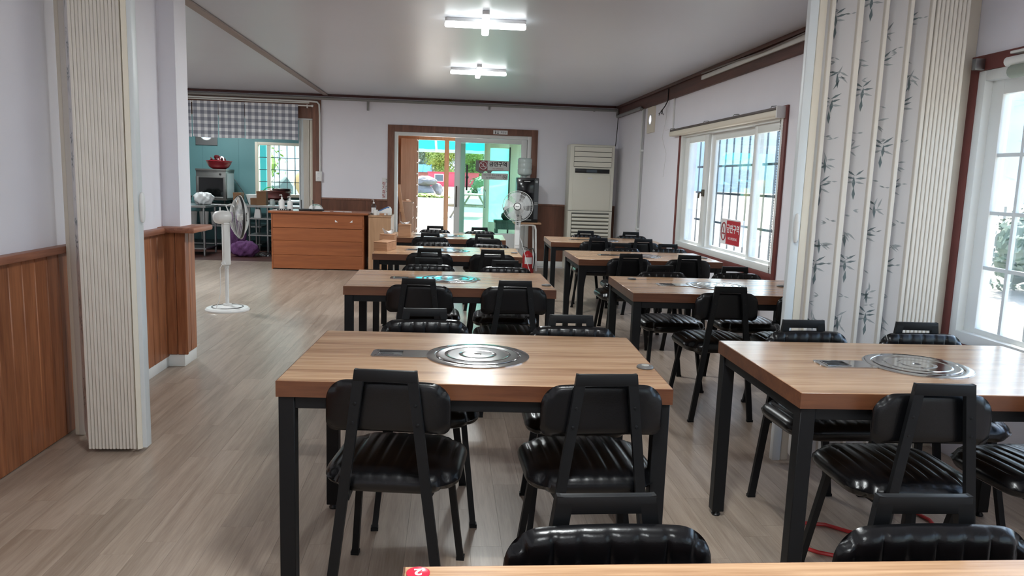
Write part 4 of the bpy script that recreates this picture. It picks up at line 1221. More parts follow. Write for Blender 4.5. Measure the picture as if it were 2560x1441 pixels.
for zz in (0.66, 0.72, 1.78):
    MB().box(-0.034, -0.06, zz, 0, 0.05, zz + 0.025).build('clip', M_white, cd2, bevel=0.002)
cw = thing('cable_duct', 'white cable duct running along the opening edge above the gingham curtain', 'cable duct', (0, 0, 0))
MB().tube([(-6.0, YB - 0.045, 2.402), (-2.1, YB - 0.045, 2.402), (-1.985, YB - 0.045, 2.395), (-1.955, YB - 0.045, 2.36), (-1.948, YB - 0.04, 2.2), (-1.948, YB - 0.03, 1.37)], 0.013, 8).build('cable', M_white, cw)
MB().tube([(-6.0, YB - 0.042, 2.372), (-3.6, YB - 0.042, 2.376), (-3.0, YB - 0.042, 2.372), (-2.1, YB - 0.042, 2.378)], 0.009, 8).build('cable', M_white, cw)
so = thing('wall_socket', 'white double socket on the trim right of the kitchen opening', 'socket', (-1.965, YB - 0.021, 1.30))
MB().box(-0.045, -0.03, -0.075, 0.045, 0, 0.075).build('plate', M_wplast, so, bevel=0.004)
for zz in (-0.032, 0.032):
    MB().lathe([(0.022, 0.0022), (0.02, 0.001), (0, 0.001)], 16, Matrix.Translation((0, -0.03, zz)) @ PX).build('outlet', M_lampw, so)
dp = thing('cable_duct', 'white flat cable duct fixed on the dark beam of the right wall', 'cable duct', (XR - 0.031, 6.0, 2.455))
MB().box(-0.022, -2.2, -0.03, 0, 1.75, 0.012).build('channel', M_white, dp, bevel=0.003)
MB().tube([(-0.035, 1.7, 0.025), (-0.03, 0.9, 0.018), (-0.03, 0.2, 0.0), (-0.03, -0.8, 0.018), (-0.03, -1.4, 0.02), (-0.03, -2.2, 0.022)], 0.008, 6).build('cable', mat('grey_cable', rgb(120, 112, 110), 0.5), dp)
lw = thing('loose_wires', 'cluster of loose black wire ends hanging from the right wall beam', 'wires', (XR - 0.035, 8.98, 2.34))
MB().tube([(0, 0, 0.14), (0.0, 0.0, 0.0), (-0.02, 0.03, -0.06), (-0.035, 0.09, -0.10), (-0.04, 0.13, -0.115)], 0.007, 6).build('wire', M_dark, lw)
for k in range(5):
    a = k * 1.25
    MB().tube([(-0.035, 0.09, -0.10), (-0.04 - 0.012 * cos(a), 0.12 + 0.03 * sin(a), -0.13), (-0.04 - 0.03 * cos(a), 0.13 + 0.05 * sin(a), -0.15 - 0.012 * (k % 2))], 0.004, 5).build('wire_end', M_dark, lw)
MB().tube([(0.0, -0.02, -0.01), (0.02, 0.1, -0.2), (0.028, 0.25, -0.42), (0.03, 0.05, -0.62), (0.03, 0.12, -0.9)], 0.0022, 5).build('white_cord', M_lampw, lw)
wp = thing('wall_frame', 'faint white square cover plate between the vent and the window blind', 'cover', (XR - 0.001, 8.95, 2.19))
MB().box(-0.012, -0.16, -0.19, 0, 0.16, 0.16).build('plate', M_wall, wp, bevel=0.002)
MB().box(-0.018, -0.175, -0.20, 0, -0.155, 0.17).build('border', M_white, wp, bevel=0.002)
# red cable on the floor under the right-hand table
rc = MB().tube([(1.33, 2.60, 0.008), (1.36, 2.56, 0.008), (1.40, 2.52, 0.008), (1.46, 2.49, 0.008), (1.60, 2.46, 0.008), (1.80, 2.50, 0.008), (1.96, 2.60, 0.008), (2.01, 2.78, 0.008), (1.99, 2.86, 0.008), (1.90, 2.88, 0.008), (1.82, 2.76, 0.008), (1.70, 2.61, 0.008), (1.60, 2.69, 0.008), (1.54, 2.745, 0.008), (1.46, 2.76, 0.008), (1.38, 2.74, 0.008)], 0.0075, 8).build('red_hose', mat('red_hose', rgb(176, 42, 44), 0.4))
tag(rc, 'thin red hose lying on the floor under the right-hand table', 'hose')

# ------------------------------------------------------------------ entrance porch behind the glass door
M_ply = wood('pale_orange_wood', rgb(196, 144, 108), rgb(222, 172, 134), 'z', 8, 0.06, 0.5, tone=0.05)
M_shelf = wood('tan_shelf_board', rgb(182, 144, 122), rgb(204, 166, 144), 'z', 8, 0.06, 0.5, tone=0.03)
PY0, PY1 = YB + 0.14, 13.26
struct(MB().box(-1.0, PY0 - 0.02, -0.10, 1.55, PY1 + 0.12, -0.02).build('floor', mat('porch_tile', rgb(206, 200, 190), 0.4), None))
struct(MB().box(-1.06, PY0, 2.14, 1.6, PY1 + 0.1, 2.2).build('ceiling', M_ply))
struct(MB().box(-1.06, PY0, -0.1, -0.96, PY1, 2.14).build('wall_porch_left', M_ply))
pr_ = MB()
wallbox(pr_, 'x', 1.45, 1.52, PY0, PY1, -0.1, 2.14, [(PY0 + 0.07, 12.50, 0.12, 2.04), (12.57, PY1 - 0.07, 0.12, 2.04)])
wpr = struct(pr_.build('wall_porch_right', M_cream))
for a_, b_ in ((PY0 + 0.06, 12.51), (12.56, PY1 - 0.06)):
    MB().box(1.48, a_, 0.11, 1.486, b_, 2.05).build('pane', M_pane, wpr)
pf = MB()
pf.box(-0.96, PY1 - 0.06, -0.1, -0.54, PY1 + 0.04, 2.14).box(-0.54, PY1 - 0.06, 1.975, 0.60, PY1 + 0.04, 2.14)
pf.box(-0.09, PY1 - 0.07, -0.1, -0.05, PY1 + 0.04, 1.975).box(-0.05, PY1 - 0.05, -0.1, -0.012, PY1 + 0.03, 1.975)
struct(pf.build('wall_porch_back', M_ply))
d2 = struct(ring_xz(MB(), PY1 - 0.06, PY1 + 0.02, 0.60, 1.45, -0.02, 2.14, 0.10, 0.42, 0.62, 0.26).build('door_2', M_cream, bevel=0.004))
fm_ = bpy.data.materials.new('frosted_pane'); fm_.use_nodes = True
ft_ = fm_.node_tree; ft_.nodes.clear()
fo_ = ft_.nodes.new('ShaderNodeOutputMaterial'); fa_ = ft_.nodes.new('ShaderNodeBsdfTransparent'); fb_ = ft_.nodes.new('ShaderNodeBsdfTranslucent'); fx_ = ft_.nodes.new('ShaderNodeMixShader')
fa_.inputs[0].default_value = (0.72, 0.92, 0.88, 1); fb_.inputs[0].default_value = (0.75, 0.92, 0.90, 1); fx_.inputs[0].default_value = 0.65
ft_.links.new(fa_.outputs[0], fx_.inputs[1]); ft_.links.new(fb_.outputs[0], fx_.inputs[2]); ft_.links.new(fx_.outputs[0], fo_.inputs[0])
MB().box(0.69, PY1 - 0.025, 0.59, 1.04, PY1 - 0.018, 1.89).build('pane', fm_, d2)
MB().tube([(0.625, PY1 - 0.06, 0.85), (0.625, PY1 - 0.10, 0.87), (0.625, PY1 - 0.10, 1.13), (0.625, PY1 - 0.06, 1.15)], 0.012, 8).build('door_handle', M_steel2, d2)
MB().box(1.03, PY1 - 0.065, 0.0, 1.055, PY1 - 0.06, 1.9).build('hinge_strip', M_dark, d2)
# tall bookshelf (end panel towards the room) and the low one in front of it
def shelf(name, lab, x0, x1, y0, y1, h, pitch):
    o = thing(name, lab, 'shelf', (x0, y0, 0))
    w, d = x1 - x0, y1 - y0
    MB().box(0, 0, -0.02, w, 0.018, h).build('end_panel', M_shelf, o, bevel=0.001, segs=1)
    MB().box(0, d - 0.018, -0.02, w, d, h).build('end_panel', M_shelf, o, bevel=0.001, segs=1)
    MB().box(0, 0.018, -0.02, 0.012, d - 0.018, h).build('back_panel', M_shelf, o)
    z = h - 0.018
    while z > 0:
        MB().box(0.012, 0.018, z, w, d - 0.018, z + 0.018).build('shelf_board', M_shelf, o)
        z -= pitch
    return o
shelf('bookshelf', 'tall tan bookshelf seen from its end inside the entrance porch', -0.80, -0.54, 12.62, 13.16, 1.96, 0.186)
shelf('low_shelf', 'low tan shelf standing in front of the tall bookshelf in the porch', -0.79, -0.575, 12.18, 12.60, 0.93, 0.24)
o = thing('leaning_board', 'long pale wooden board leaning on the low shelf in the porch', 'board', (-0.80, 12.06, -0.02))
MB().bar((0.20, 0.05, 0.0), (-0.005, 0.05, 1.22), 0.055, 0.03).build('upright', M_ply, o, bevel=0.002)
MB().box(-0.03, 0.03, 1.17, 0.03, 0.075, 1.235).build('end_block', M_ply, o, bevel=0.002)
MB().box(0.02, 0.03, 0.80, 0.085, 0.075, 0.85).build('end_block', M_ply, o, bevel=0.002)
o = MB().bar((-0.76, 12.3, 0.944), (-0.62, 12.42, 0.944), 0.035, 0.024).bar((-0.70, 12.28, 0.966), (-0.66, 12.46, 0.966), 0.03, 0.02).build('wood_offcut', M_ply)
tag(o, 'wooden offcuts lying on top of the low shelf in the porch', 'wood')
so2 = thing('porch_table', 'small dark cabinet table behind the glass entrance door', 'table', (0.92, 12.45, -0.02))
MB().box(-0.17, -0.15, 0.66, 0.30, 0.15, 0.70).build('table_top', mat('dark_green_wood', rgb(60, 70, 66), 0.5), so2, bevel=0.004)
MB().box(-0.15, -0.13, 0.55, 0.28, 0.13, 0.66).build('apron', MATS['dark_green_wood'], so2)
for xx in (-0.13, 0.26):
    for yy in (-0.11, 0.11):
        MB().box(xx - 0.022, yy - 0.022, 0, xx + 0.022, yy + 0.022, 0.55).build('leg', MATS['dark_green_wood'], so2)
vs_ = thing('vase', 'dark round bellied jar standing on the small porch table', 'jar', (0.95, 12.45, 0.68))
MB().lathe([(0, 0), (0.05, 0), (0.085, 0.05), (0.08, 0.10), (0.04, 0.135), (0.03, 0.15), (0.05, 0.17), (0.052, 0.20), (0.03, 0.225), (0, 0.23)], 20).build('body', MATS['dark_green_wood'], vs_, ang=60)

# ------------------------------------------------------------------ kitchen behind the opening
KY0, KY1 = YB + 0.14, 13.85
M_teal = mat('teal_wall', rgb(98, 142, 146), 0.5, noise=(2, 0.03))
M_kf = mat('kitchen_floor', rgb(82, 52, 46), 0.4, noise=(3, 0.06))
struct(MB().box(-6.3, YB - 0.16, -0.12, -1.2, KY1, -0.003).build('floor', M_kf))
struct(MB().box(-6.3, KY0, ZC, -1.1, KY1 + 0.1, ZC + 0.06).build('ceiling', M_wall))
kwl = MB()
wallbox(kwl, 'y', KY1, KY1 + 0.12, -6.3, -1.1, -0.1, ZC, [(-3.44, -2.42, 0.90, 1.86), (-5.5, -4.60, 1.06, 1.80), (-4.37, -4.17, 1.86, 2.06)])
wk = struct(kwl.build('wall_kitchen_back', M_teal))
for k in range(5):
    MB().box(-4.35 + 0.62 * k - 0.004, KY1 - 0.002, 0.0, -4.35 + 0.62 * k + 0.004, KY1, ZC).build('wall_seam', mat('teal_seam', rgb(88, 130, 136), 0.5), wk)
struct(MB().box(-6.3, KY0, -0.1, -6.2, KY1, ZC).build('wall_kitchen_left', M_teal))
struct(MB().box(-1.25, KY0, -0.1, -1.10, KY1, ZC).build('wall_kitchen_right', M_teal))
def kwin(name, x0, x1, z0, z1, mull, cols1, cols2):
    r = struct(ring_xz(MB(), KY1 - 0.03, KY1 + 0.1, x0, x1, z0, z1, 0.055, 0.055, 0.05, 0.05).build(name, M_cream, bevel=0.003))
    MB().box(mull - 0.03, KY1 - 0.02, z0 + 0.05, mull + 0.03, KY1 + 0.05, z1 - 0.05).build('mullion', M_cream, r)
    MB().box(x0 + 0.05, KY1 + 0.03, z0 + 0.045, x1 - 0.05, KY1 + 0.036, z1 - 0.045).build('pane', M_pane_g, r)
    for a, b, n_ in ((x0 + 0.055, mull - 0.03, cols1), (mull + 0.03, x1 - 0.055, cols2)):
        for k in range(1, n_):
            xx = a + (b - a) * k / n_
            MB().box(xx - 0.006, KY1 + 0.024, z0 + 0.05, xx + 0.006, KY1 + 0.042, z1 - 0.05).build('muntin', M_grille, r)
    for k in (1, 2, 3):
        zz = z0 + 0.05 + (z1 - z0 - 0.1) * k / 4
        MB().box(x0 + 0.055, KY1 + 0.025, zz - 0.006, x1 - 0.055, KY1 + 0.041, zz + 0.006).build('muntin', M_grille, r)
    return r
kwin('window_4', -3.44, -2.42, 0.90, 1.86, -3.205, 1, 5)
kwin('window_5', -5.5, -4.60, 1.06, 1.80, -5.05, 2, 2)
vent_plate('kitchen_vent', 'dark framed square vent with bright round opening below the gingham curtain', (-4.27, KY1 - 0.001, 1.96), (pi / 2, 0, 0), 0.185, 0.098, M_steel2, M_lampw)

def bench(name, lab, x0, x1, y0, y1, top, shelves, legs_x, m=M_steel2):
    o = thing(name, lab, 'work table', (x0, y0, 0))
    w, d = x1 - x0, y1 - y0
    MB().box(0, 0, top - 0.035, w, d, top).build('table_top', m, o, bevel=0.003, segs=1)
    for z in shelves:
        MB().box(0.01, 0.01, z - 0.02, w - 0.01, d - 0.01, z).build('shelf', m, o)
    for xx in legs_x:
        for yy in (0.03, d - 0.03):
            MB().tube([(xx, yy, 0), (xx, yy, top - 0.03)], 0.019, 10).build('leg', m, o)
    return o
bench('steel_table', 'stainless steel work table at the left edge of the kitchen opening', -5.2, -3.78, 12.12, 12.75, 0.785, (0.12,), (0.06, 0.75, 1.38))
bench('steel_table', 'long stainless kitchen bench under the oven with a lower shelf', -5.6, -3.15, 13.05, 13.75, 0.775, (0.12, 0.42), (0.05, 1.25, 2.40))
bench('steel_table', 'stainless kitchen counter in front of the kitchen window', -3.12, -1.4, 13.15, 13.8, 0.86, (0.35,), (0.05, 1.65))
tr = bench('kitchen_trolley', 'stainless wheeled trolley with two shelves left of the reception desk', -3.24, -2.0, 12.45, 12.95, 0.80, (0.325, 0.595), (0.03, 0.32, 0.9))
for xx in (0.06, 0.9):
    MB().lathe([(0, -0.02), (0.045, -0.02), (0.045, 0.02), (0, 0.02)], 16, Matrix.Translation((xx + 0.06, 0.03, 0.046)) @ Matrix.Rotation(pi / 2, 4, 'Y')).build('caster', M_dark, tr)
ov = thing('oven', 'stainless countertop oven with dark glass door on the kitchen bench', 'oven', (-4.25, 13.15, 0.775))
M_ovs = mat('oven_steel', rgb(120, 120, 118), 0.42, metal=0.85, noise=(5, 0.1))
MB().box(0, 0.012, 0.06, 0.49, 0.5, 0.565).build('body', M_ovs, ov, bevel=0.004)
MB().box(-0.008, 0.0, 0.55, 0.498, 0.5, 0.585).build('top', M_ovs, ov, bevel=0.003)
ring_xz(MB(), -0.004, 0.012, 0.0, 0.49, 0.09, 0.455, 0.045, 0.045, 0.03, 0.02).build('door_frame', M_ovs, ov, bevel=0.002)
MB().box(0.045, 0.002, 0.12, 0.445, 0.010, 0.435).build('door_glass', mat('oven_glass', rgb(16, 18, 18), 0.08), ov)
for xx in (0.04, 0.45):
    for yy in (0.05, 0.45):
        MB().tube([(xx, yy, 0), (xx, yy, 0.06)], 0.015, 8).build('foot', M_dark, ov)
MB().lathe([(0, 0.016), (0.016, 0.015), (0.018, 0)], 14, Matrix.Translation((0.40, -0.0, 0.50)) @ PX).build('knob', M_dark, ov)
MB().box(0.492, 0.06, 0.10, 0.499, 0.46, 0.52).build('side_glare', mat('window_glare_white', rgb(226, 231, 236), 0.35), ov)  # white sheet: window glare on the steel side, put into the colour
def bowl(name, lab, x, y, z, r, h, m, r0=0.5):
    o = thing(name, lab, 'bowl', (x, y, z))
    MB().lathe([(0, 0.002), (r * r0, 0.0), (r * (r0 + .28), h * .28), (r * .95, h * .75), (r, h), (r * 1.05, h + .004), (r * 1.04, h + .012), (r * .97, h), (r * .92, h * .76), (r * (r0 + .25), h * .3), (r * r0 * .9, h * .06), (0, h * .06)], 32).build('body', m, o, ang=60)
    return o
M_rbowl = mat('red_bowl', rgb(150, 32, 44), 0.35)
b = bowl('red_bowl', 'big red plastic bowl on top of the kitchen oven', -3.925, 13.36, 1.36, 0.205, 0.13, M_rbowl)
R_ = random.Random(5)
hp = MB()
for k in range(16):
    a, r = R_.random() * 6.28, R_.random() * 0.14
    M = Matrix.Translation((r * cos(a), r * sin(a), 0.125 + 0.06 * (1 - r / .15) + R_.random() * .02)) @ Matrix.Rotation(R_.random() * 3, 4, 'X') @ Matrix.Rotation(R_.random() * 3, 4, 'Y')
    hp.lathe([(0, -0.02), (0.03, -0.012), (0.05, 0.0), (0.035, 0.012), (0, 0.016)], 7, M)
o = stuff(hp.build('red_peppers', mat('dark_red_pepper', rgb(92, 22, 30), 0.4), None, (-3.945, 13.36, 1.36)))
tag(o, 'heap of dark red produce lying in the red bowl', 'produce')
o = MB().grid(lambda u, v: (0.075 * (u - .5) + 0.01 * sin(v * 9), 0.05 * (v - .5), 0.10 * (1 - abs(2 * u - 1) ** 2) * (0.7 + 0.3 * cos(3 * (v - .5)))), 8, 6).build('plastic_bag', mat('white_film', rgb(226, 230, 232), 0.4), None, (-3.86, 13.32, 1.485))
tag(o, 'crumpled white plastic bag on the produce in the red bowl', 'bag')
M_basin = mat('brown_red_basin', rgb(112, 56, 52), 0.4)
bowl('basin', 'wide brown red basin on the counter before the kitchen window', -3.0, 13.45, 0.86, 0.255, 0.15, M_basin, 0.72)
bowl('colander', 'grey metal colander stacked in the brown red basin', -2.90, 13.45, 0.99, 0.16, 0.06, M_steel2, 0.6)
bowl('wok', 'round dark wok pan on the counter by the kitchen partition', -2.42, 13.5, 0.86, 0.17, 0.13, M_dark, 0.5)
o = MB().tube([(-3.20, 13.40, 1.02), (-3.14, 13.40, 1.07), (-3.06, 13.40, 1.085), (-3.02, 13.40, 1.06), (-3.01, 13.40, 1.01), (-2.96, 13.40, 1.0)], 0.008, 8).build('green_ladle', mat('green_plastic', rgb(40, 196, 96), 0.4))
tag(o, 'bright green curved plastic handle in the brown red basin', 'ladle')
M_card = mat('cardboard', rgb(132, 98, 70), 0.8, noise=(6, 0.05))
def carton(lab, x, y, z, w, d, h):
    o = thing('cardboard_box', lab, 'box', (x, y, z), 0, 'cardboard boxes in the kitchen')
    MB().box(-w / 2, -d / 2, 0, w / 2, d / 2, h - 0.006).build('body', M_card, o)
    MB().box(-w / 2 - .002, -d / 2 - .002, h - 0.03, -0.004, d / 2 + .002, h).box(0.004, -d / 2 - .002, h - 0.03, w / 2 + .002, d / 2 + .002, h).build('flap', M_card, o)
carton('tall brown cardboard box on the steel trolley behind the desk', -3.03, 12.60, 0.80, 0.15, 0.13, 0.225)
carton('low brown cardboard box left of the tall box on the trolley', -3.17, 12.72, 0.80, 0.12, 0.16, 0.11)
carton('brown cardboard box on the kitchen bench right of the oven', -3.58, 13.25, 0.775, 0.13, 0.2, 0.20)
o = thing('white_tray', 'white shallow tray with flared rim on the bench right of the oven', 'tray', (-3.34, 13.40, 0.775))
MB().prism([(-0.09, 0), (0.09, 0), (0.125, 0.16), (0.135, 0.165), (0.135, 0.172), (-0.135, 0.172), (-0.135, 0.165), (-0.125, 0.16)], 0.22, Matrix.Translation((0, 0.11, 0)) @ PX).build('body', M_wplast, o, bevel=0.004)
MB().box(-0.12, -0.10, 0.1725, 0.12, 0.10, 0.1735).build('inside', M_lampw, o)
o = MB().tube([(-3.66, 13.3, 1.20), (-3.58, 13.25, 1.10), (-3.48, 13.2, 0.98), (-3.42, 13.15, 0.88), (-3.38, 13.12, 0.785)], 0.005, 6).build('black_cable', M_dark)
tag(o, 'thin black cable hanging from the oven to the bench', 'cable')
# bags and a mesh sack
def lump(fn_seed, rx, ry, rz, m, name, lab, cat, loc, seg=20):
    R2 = random.Random(fn_seed)
    ph = [R2.random() * 6 for _ in range(6)]
    def fn(u, v):
        a, e = 2 * pi * u, pi * v - pi / 2
        k = 1 + 0.14 * sin(3 * a + ph[0]) * cos(e) + 0.10 * sin(5 * a + 4 * e + ph[1]) + 0.06 * sin(9 * a - 5 * e + ph[2])
        if u >= 1 - 1e-9:
            a = 0; k = 1 + 0.14 * sin(ph[0]) * cos(e) + 0.10 * sin(4 * e + ph[1]) + 0.06 * sin(-5 * e + ph[2])
        k = 1 + (k - 1) * min(1, 3 * cos(e) + 0.0)
        return (rx * k * cos(a) * max(cos(e), 0) ** .7, ry * k * sin(a) * max(cos(e), 0) ** .7, rz + rz * k * sin(e) * .98)
    o = MB().grid(fn, seg * 2, seg).build(name, m, None, loc, merge=True, ang=70)
    return tag(o, lab, cat)
lump(3, 0.16, 0.16, 0.33, mat('purple_net', rgb(104, 62, 112), 0.8, noise=(60, 0.35)), 'mesh_sack', 'tall purple net sack standing on the kitchen floor behind the fan', 'sack', (-3.54, 12.84, 0.0))
lump(9, 0.20, 0.14, 0.12, MATS['purple_net'], 'mesh_sack', 'slumped purple net sack on the floor before the trolley, right of the tall sack', 'sack', (-3.22, 12.2, 0.0))
lump(5, 0.17, 0.15, 0.11, mat('black_bag', rgb(24, 26, 28), 0.4), 'plastic_bag', 'crumpled black plastic bag on the left steel kitchen table', 'bag', (-4.22, 12.32, 0.785))
lump(8, 0.14, 0.14, 0.10, MATS['white_film'], 'plastic_bag', 'crumpled white plastic bag at the right end of the left steel table', 'bag', (-3.91, 12.42, 0.785))
o = lump(12, 0.14, 0.10, 0.035, glass('clear_film', (0.85, 0.87, 0.9), 1.0, 0.1), 'plastic_bag', 'clear plastic film lying on the floor beside the trolley', 'bag', (-2.95, 12.25, -0.003))
for i in range(4):
    o = thing('white_tub', 'white plastic tub on the long kitchen bench shelf, %s from the left' % ('first', 'second', 'third', 'fourth')[i], 'tub', (-4.35 + 0.19 * i, 13.25, 0.42), 0, 'white tubs on the bench shelf')
    MB().lathe([(0, 0), (0.065, 0), (0.075, 0.20), (0.078, 0.20), (0.078, 0.215), (0.06, 0.222), (0, 0.222)], 18).build('body', M_wplast, o)
for i, xx in enumerate((-2.86, -2.72)):
    o = thing('glass_jar', 'small %s on the trolley top beside the tall box' % ('glass jar with pale lid', 'white jar with steel lid')[i], 'jar', (xx, 12.55, 0.80))
    MB().lathe([(0, 0), (0.04, 0), (0.042, 0.07), (0.032, 0.085), (0, 0.085)], 16).build('body', (M_bottle, M_wplast)[i], o)
    MB().lathe([(0.035, 0.085), (0.035, 0.10), (0, 0.10)], 16).build('lid', (M_wplast, M_steel2)[i], o)
o = thing('paper_bag', 'small white paper bag on the middle shelf of the trolley', 'bag', (-3.10, 12.56, 0.595))
MB().prism([(-0.05, 0), (0.06, 0), (0.05, 0.13), (0.02, 0.15), (-0.03, 0.14)], 0.08, Matrix.Translation((0, 0.04, 0)) @ PX).build('body', M_paper, o, bevel=0.006)

# ------------------------------------------------------------------ outdoors
def gz(x, y):
    a = 0.012 * min(max(0, y - 13), 28)
    b = 0.055 * min(max(0, x - 3.2), 8) if y < 40 else 0
    f = min(1, max(0, (40 - y) / 25))
    return -0.10 + a + b * f
M_ground = mat('pale_gravel', rgb(162, 154, 140), 0.95, noise=(0.35, 0.12), bump=0.5, bscale=8)
gm = MB()
NX, NYY = 44, 44
def gfn(u, v):
    x = -70 + 160 * u; y = -20 + 190 * v
    return (x, y, gz(x, y) - (0.15 if (-7 < x < 3.0 and y < 14) else 0))
gm.grid(gfn, 80, 95)
ground = struct(gm.build('ground', M_ground))
rd = MB().prism([(28.2, gz(0, 28.2) - 0.4), (40.4, gz(0, 40.4) - 0.4), (40.4, gz(0, 40.4) + 0.03), (28.2, gz(0, 28.2) + 0.004)], 62, Matrix.Translation((-60, 0, 0)) @ Matrix.Rotation(pi / 2, 4, 'Z') @ Matrix.Rotation(pi / 2, 4, 'X'))
struct(rd.build('road', mat('grey_asphalt', rgb(84, 86, 96), 0.9, noise=(0.5, 0.06))))
M_leafs = {}
def leafmat(n, c):
    return mat('leaf_' + n, c, 0.7, noise=(1.3, 0.3))
def tree(name, lab, cat, x, y, h, r, m, trunk=True, seed=0, count=900, ls=0.3, group=None, low=0.25, sq=1.0):
    R2 = random.Random(seed)
    z = gz(x, y)
    o = thing(name, lab, cat, (x, y, z), 0, group)
    blobs = [(R2.uniform(-.45, .45) * r, R2.uniform(-.45, .45) * r, h * (low + (1 - low) * R2.uniform(.12, .82)), r * R2.uniform(.45, .68)) for _ in range(9)]
    c = MB()
    for k in range(count):
        bx_, by_, bz_, br = R2.choice(blobs)
        d = Vector((R2.gauss(0, 1), R2.gauss(0, 1), R2.gauss(0, 1))).normalized()
        q = Vector((bx_, by_, bz_)) + d * br * R2.uniform(.6, 1.08)
        if q.z < 0.02:
            q.z = 0.02 + R2.random() * .1
        n_ = (d + Vector((R2.uniform(-.6, .6), R2.uniform(-.6, .6), R2.uniform(-.3, .8)))).normalized()
        t = n_.cross(Vector((R2.gauss(0, 1), R2.gauss(0, 1), R2.gauss(0, 1)))).normalized()
        b2 = n_.cross(t)
        s = ls * R2.uniform(.6, 1.2)
        c.add([q - t * s, q + b2 * s * .5, q + t * s, q - b2 * s * .5], [(0, 1, 2, 3)])
    core = MB()
    for bx_, by_, bz_, br in blobs:
        core.lathe([(0, -br * .62), (br * .45, -br * .4), (br * .62, 0), (br * .45, br * .4), (0, br * .62)], 8, Matrix.Translation((bx_, by_, max(bz_, br * .8))))
    c.add(core.v, core.f)
    c.v = [(a_, b_, e_ * sq) for a_, b_, e_ in c.v]
    stuff(c.build('crown', m, o, ang=10))
    if trunk:
        MB().tube([(0, 0, -0.1), (0.04 * r, 0, h * .3), (0, 0.03, h * .6)], 0.05 * r + 0.03, 8, r2=0.03 * r).build('trunk', mat('bark', rgb(92, 78, 66), 0.9), o)
    return o
G1, G2, G3 = leafmat('yellow_green', rgb(120, 140, 58)), leafmat('mid_green', rgb(76, 108, 62)), leafmat('grey_green', rgb(100, 118, 96))
tl = [(-8.5, 120, 9.5, 4.2, G1, 'tall yellow green tree behind the blue roofed house, at its left'), (-3.6, 136, 8.6, 3.8, G3, 'grey green tree behind the blue roofed house'),
      (-1.3, 104, 5.6, 2.6, G1, 'yellow green tree right of the blue roofed house'), (3.0, 125, 7.0, 3.6, G3, 'grey green tree behind the wooden post of the porch'),
      (3.4, 106, 5.6, 2.2, G1, 'light green tree seen beside the sliding door stile'), (7.6, 100, 6.2, 2.8, G2, 'mid green tree seen through the green tinted pane'),
      (12.5, 120, 8.5, 4.0, G2, 'large mid green tree behind the yellow building')]
for i, (x, y, h, r, m, lab) in enumerate(tl):
    tree('tree', lab, 'tree', x, y, h, r, m, seed=20 + i, count=3600, ls=0.19, group='trees beyond the road', low=0.1)
struct(MB().grid(lambda u, v: (-120 + 240 * u, 150 + 60 * v, gz(0, 150) + (26 + 7 * sin(u * 11) + 3 * sin(u * 29)) * sin(pi * v * .5)), 40, 10).build('hills', mat('hill_haze_tint', rgb(134, 154, 164), 0.95, noise=(0.12, 0.2))))  # distance haze is mixed into the slope's base colour
# village: blue roofed house, red container, yellow building
def house(name, lab, x0, x1, y, d, h, rh, wall_m, roof_m, windows, cat='house', flat=False):
    z = gz((x0 + x1) / 2, y)
    o = thing(name, lab, cat, ((x0 + x1) / 2, y, z))
    w = (x1 - x0) / 2
    MB().box(-w, 0, -0.3, w, d, h).build('walls', wall_m, o)
    if flat:
        MB().box(-w - .1, -.1, h, w + .1, d + .1, h + rh).build('roof', roof_m, o)
    else:
        M = Matrix.Translation((-w - 0.4, 0, 0)) @ Matrix.Rotation(pi / 2, 4, 'Z') @ Matrix.Rotation(pi / 2, 4, 'X')
        MB().prism([(-0.5, h - .05), (d + .5, h - .05), (d / 2, h + rh)], 2 * w + 0.8, M).build('roof', roof_m, o)
        for k in range(9):
            xx = -w - 0.3 + (2 * w + 0.6) * k / 8
            MB().bar((xx, -0.5, h - 0.02), (xx, d / 2, h + rh + 0.03), 0.10, 0.08, side=(1, 0, 0)).build('roof_rib', roof_m, o)
    for (a, b, c, e) in windows:
        f = ring_xz(MB(), -0.06, 0.0, a, b, c, e, 0.07, 0.07, 0.07, 0.07).build('window', M_wplast, o)
        MB().box(a + .05, -0.04, c + .05, b - .05, -0.01, e - .05).build('pane', mat('dark_window', rgb(70, 84, 92), 0.2), f)
    return o
house('house', 'salmon walled house with ribbed blue roof beyond the road', -10.5, -3.0, 108, 6, 1.8, 1.06, mat('salmon_wall', rgb(160, 104, 94), 0.8), mat('blue_roof', rgb(52, 100, 156), 0.95, spec=0.05), [(1.0, 2.0, 0.6, 1.6)])
house('container', 'red corrugated container building with a white framed window beyond the road', -2.6, 3.6, 93, 3, 1.68, 0.10, mat('container_red', rgb(196, 66, 84), 0.6), mat('container_edge', rgb(170, 60, 74), 0.6), [(-2.3, -1.2, 0.6, 1.5), (0.3, 1.0, 0.6, 1.5)], 'building', True)
house('shed', 'yellow small building with white upper windows beyond the road', 4.2, 8.4, 88, 3, 1.72, 0.15, mat('yellow_wall', rgb(232, 208, 84), 0.7), M_wplast, [(-1.7, -0.6, 0.9, 1.5), (0.2, 1.4, 0.9, 1.5)], 'building', True)
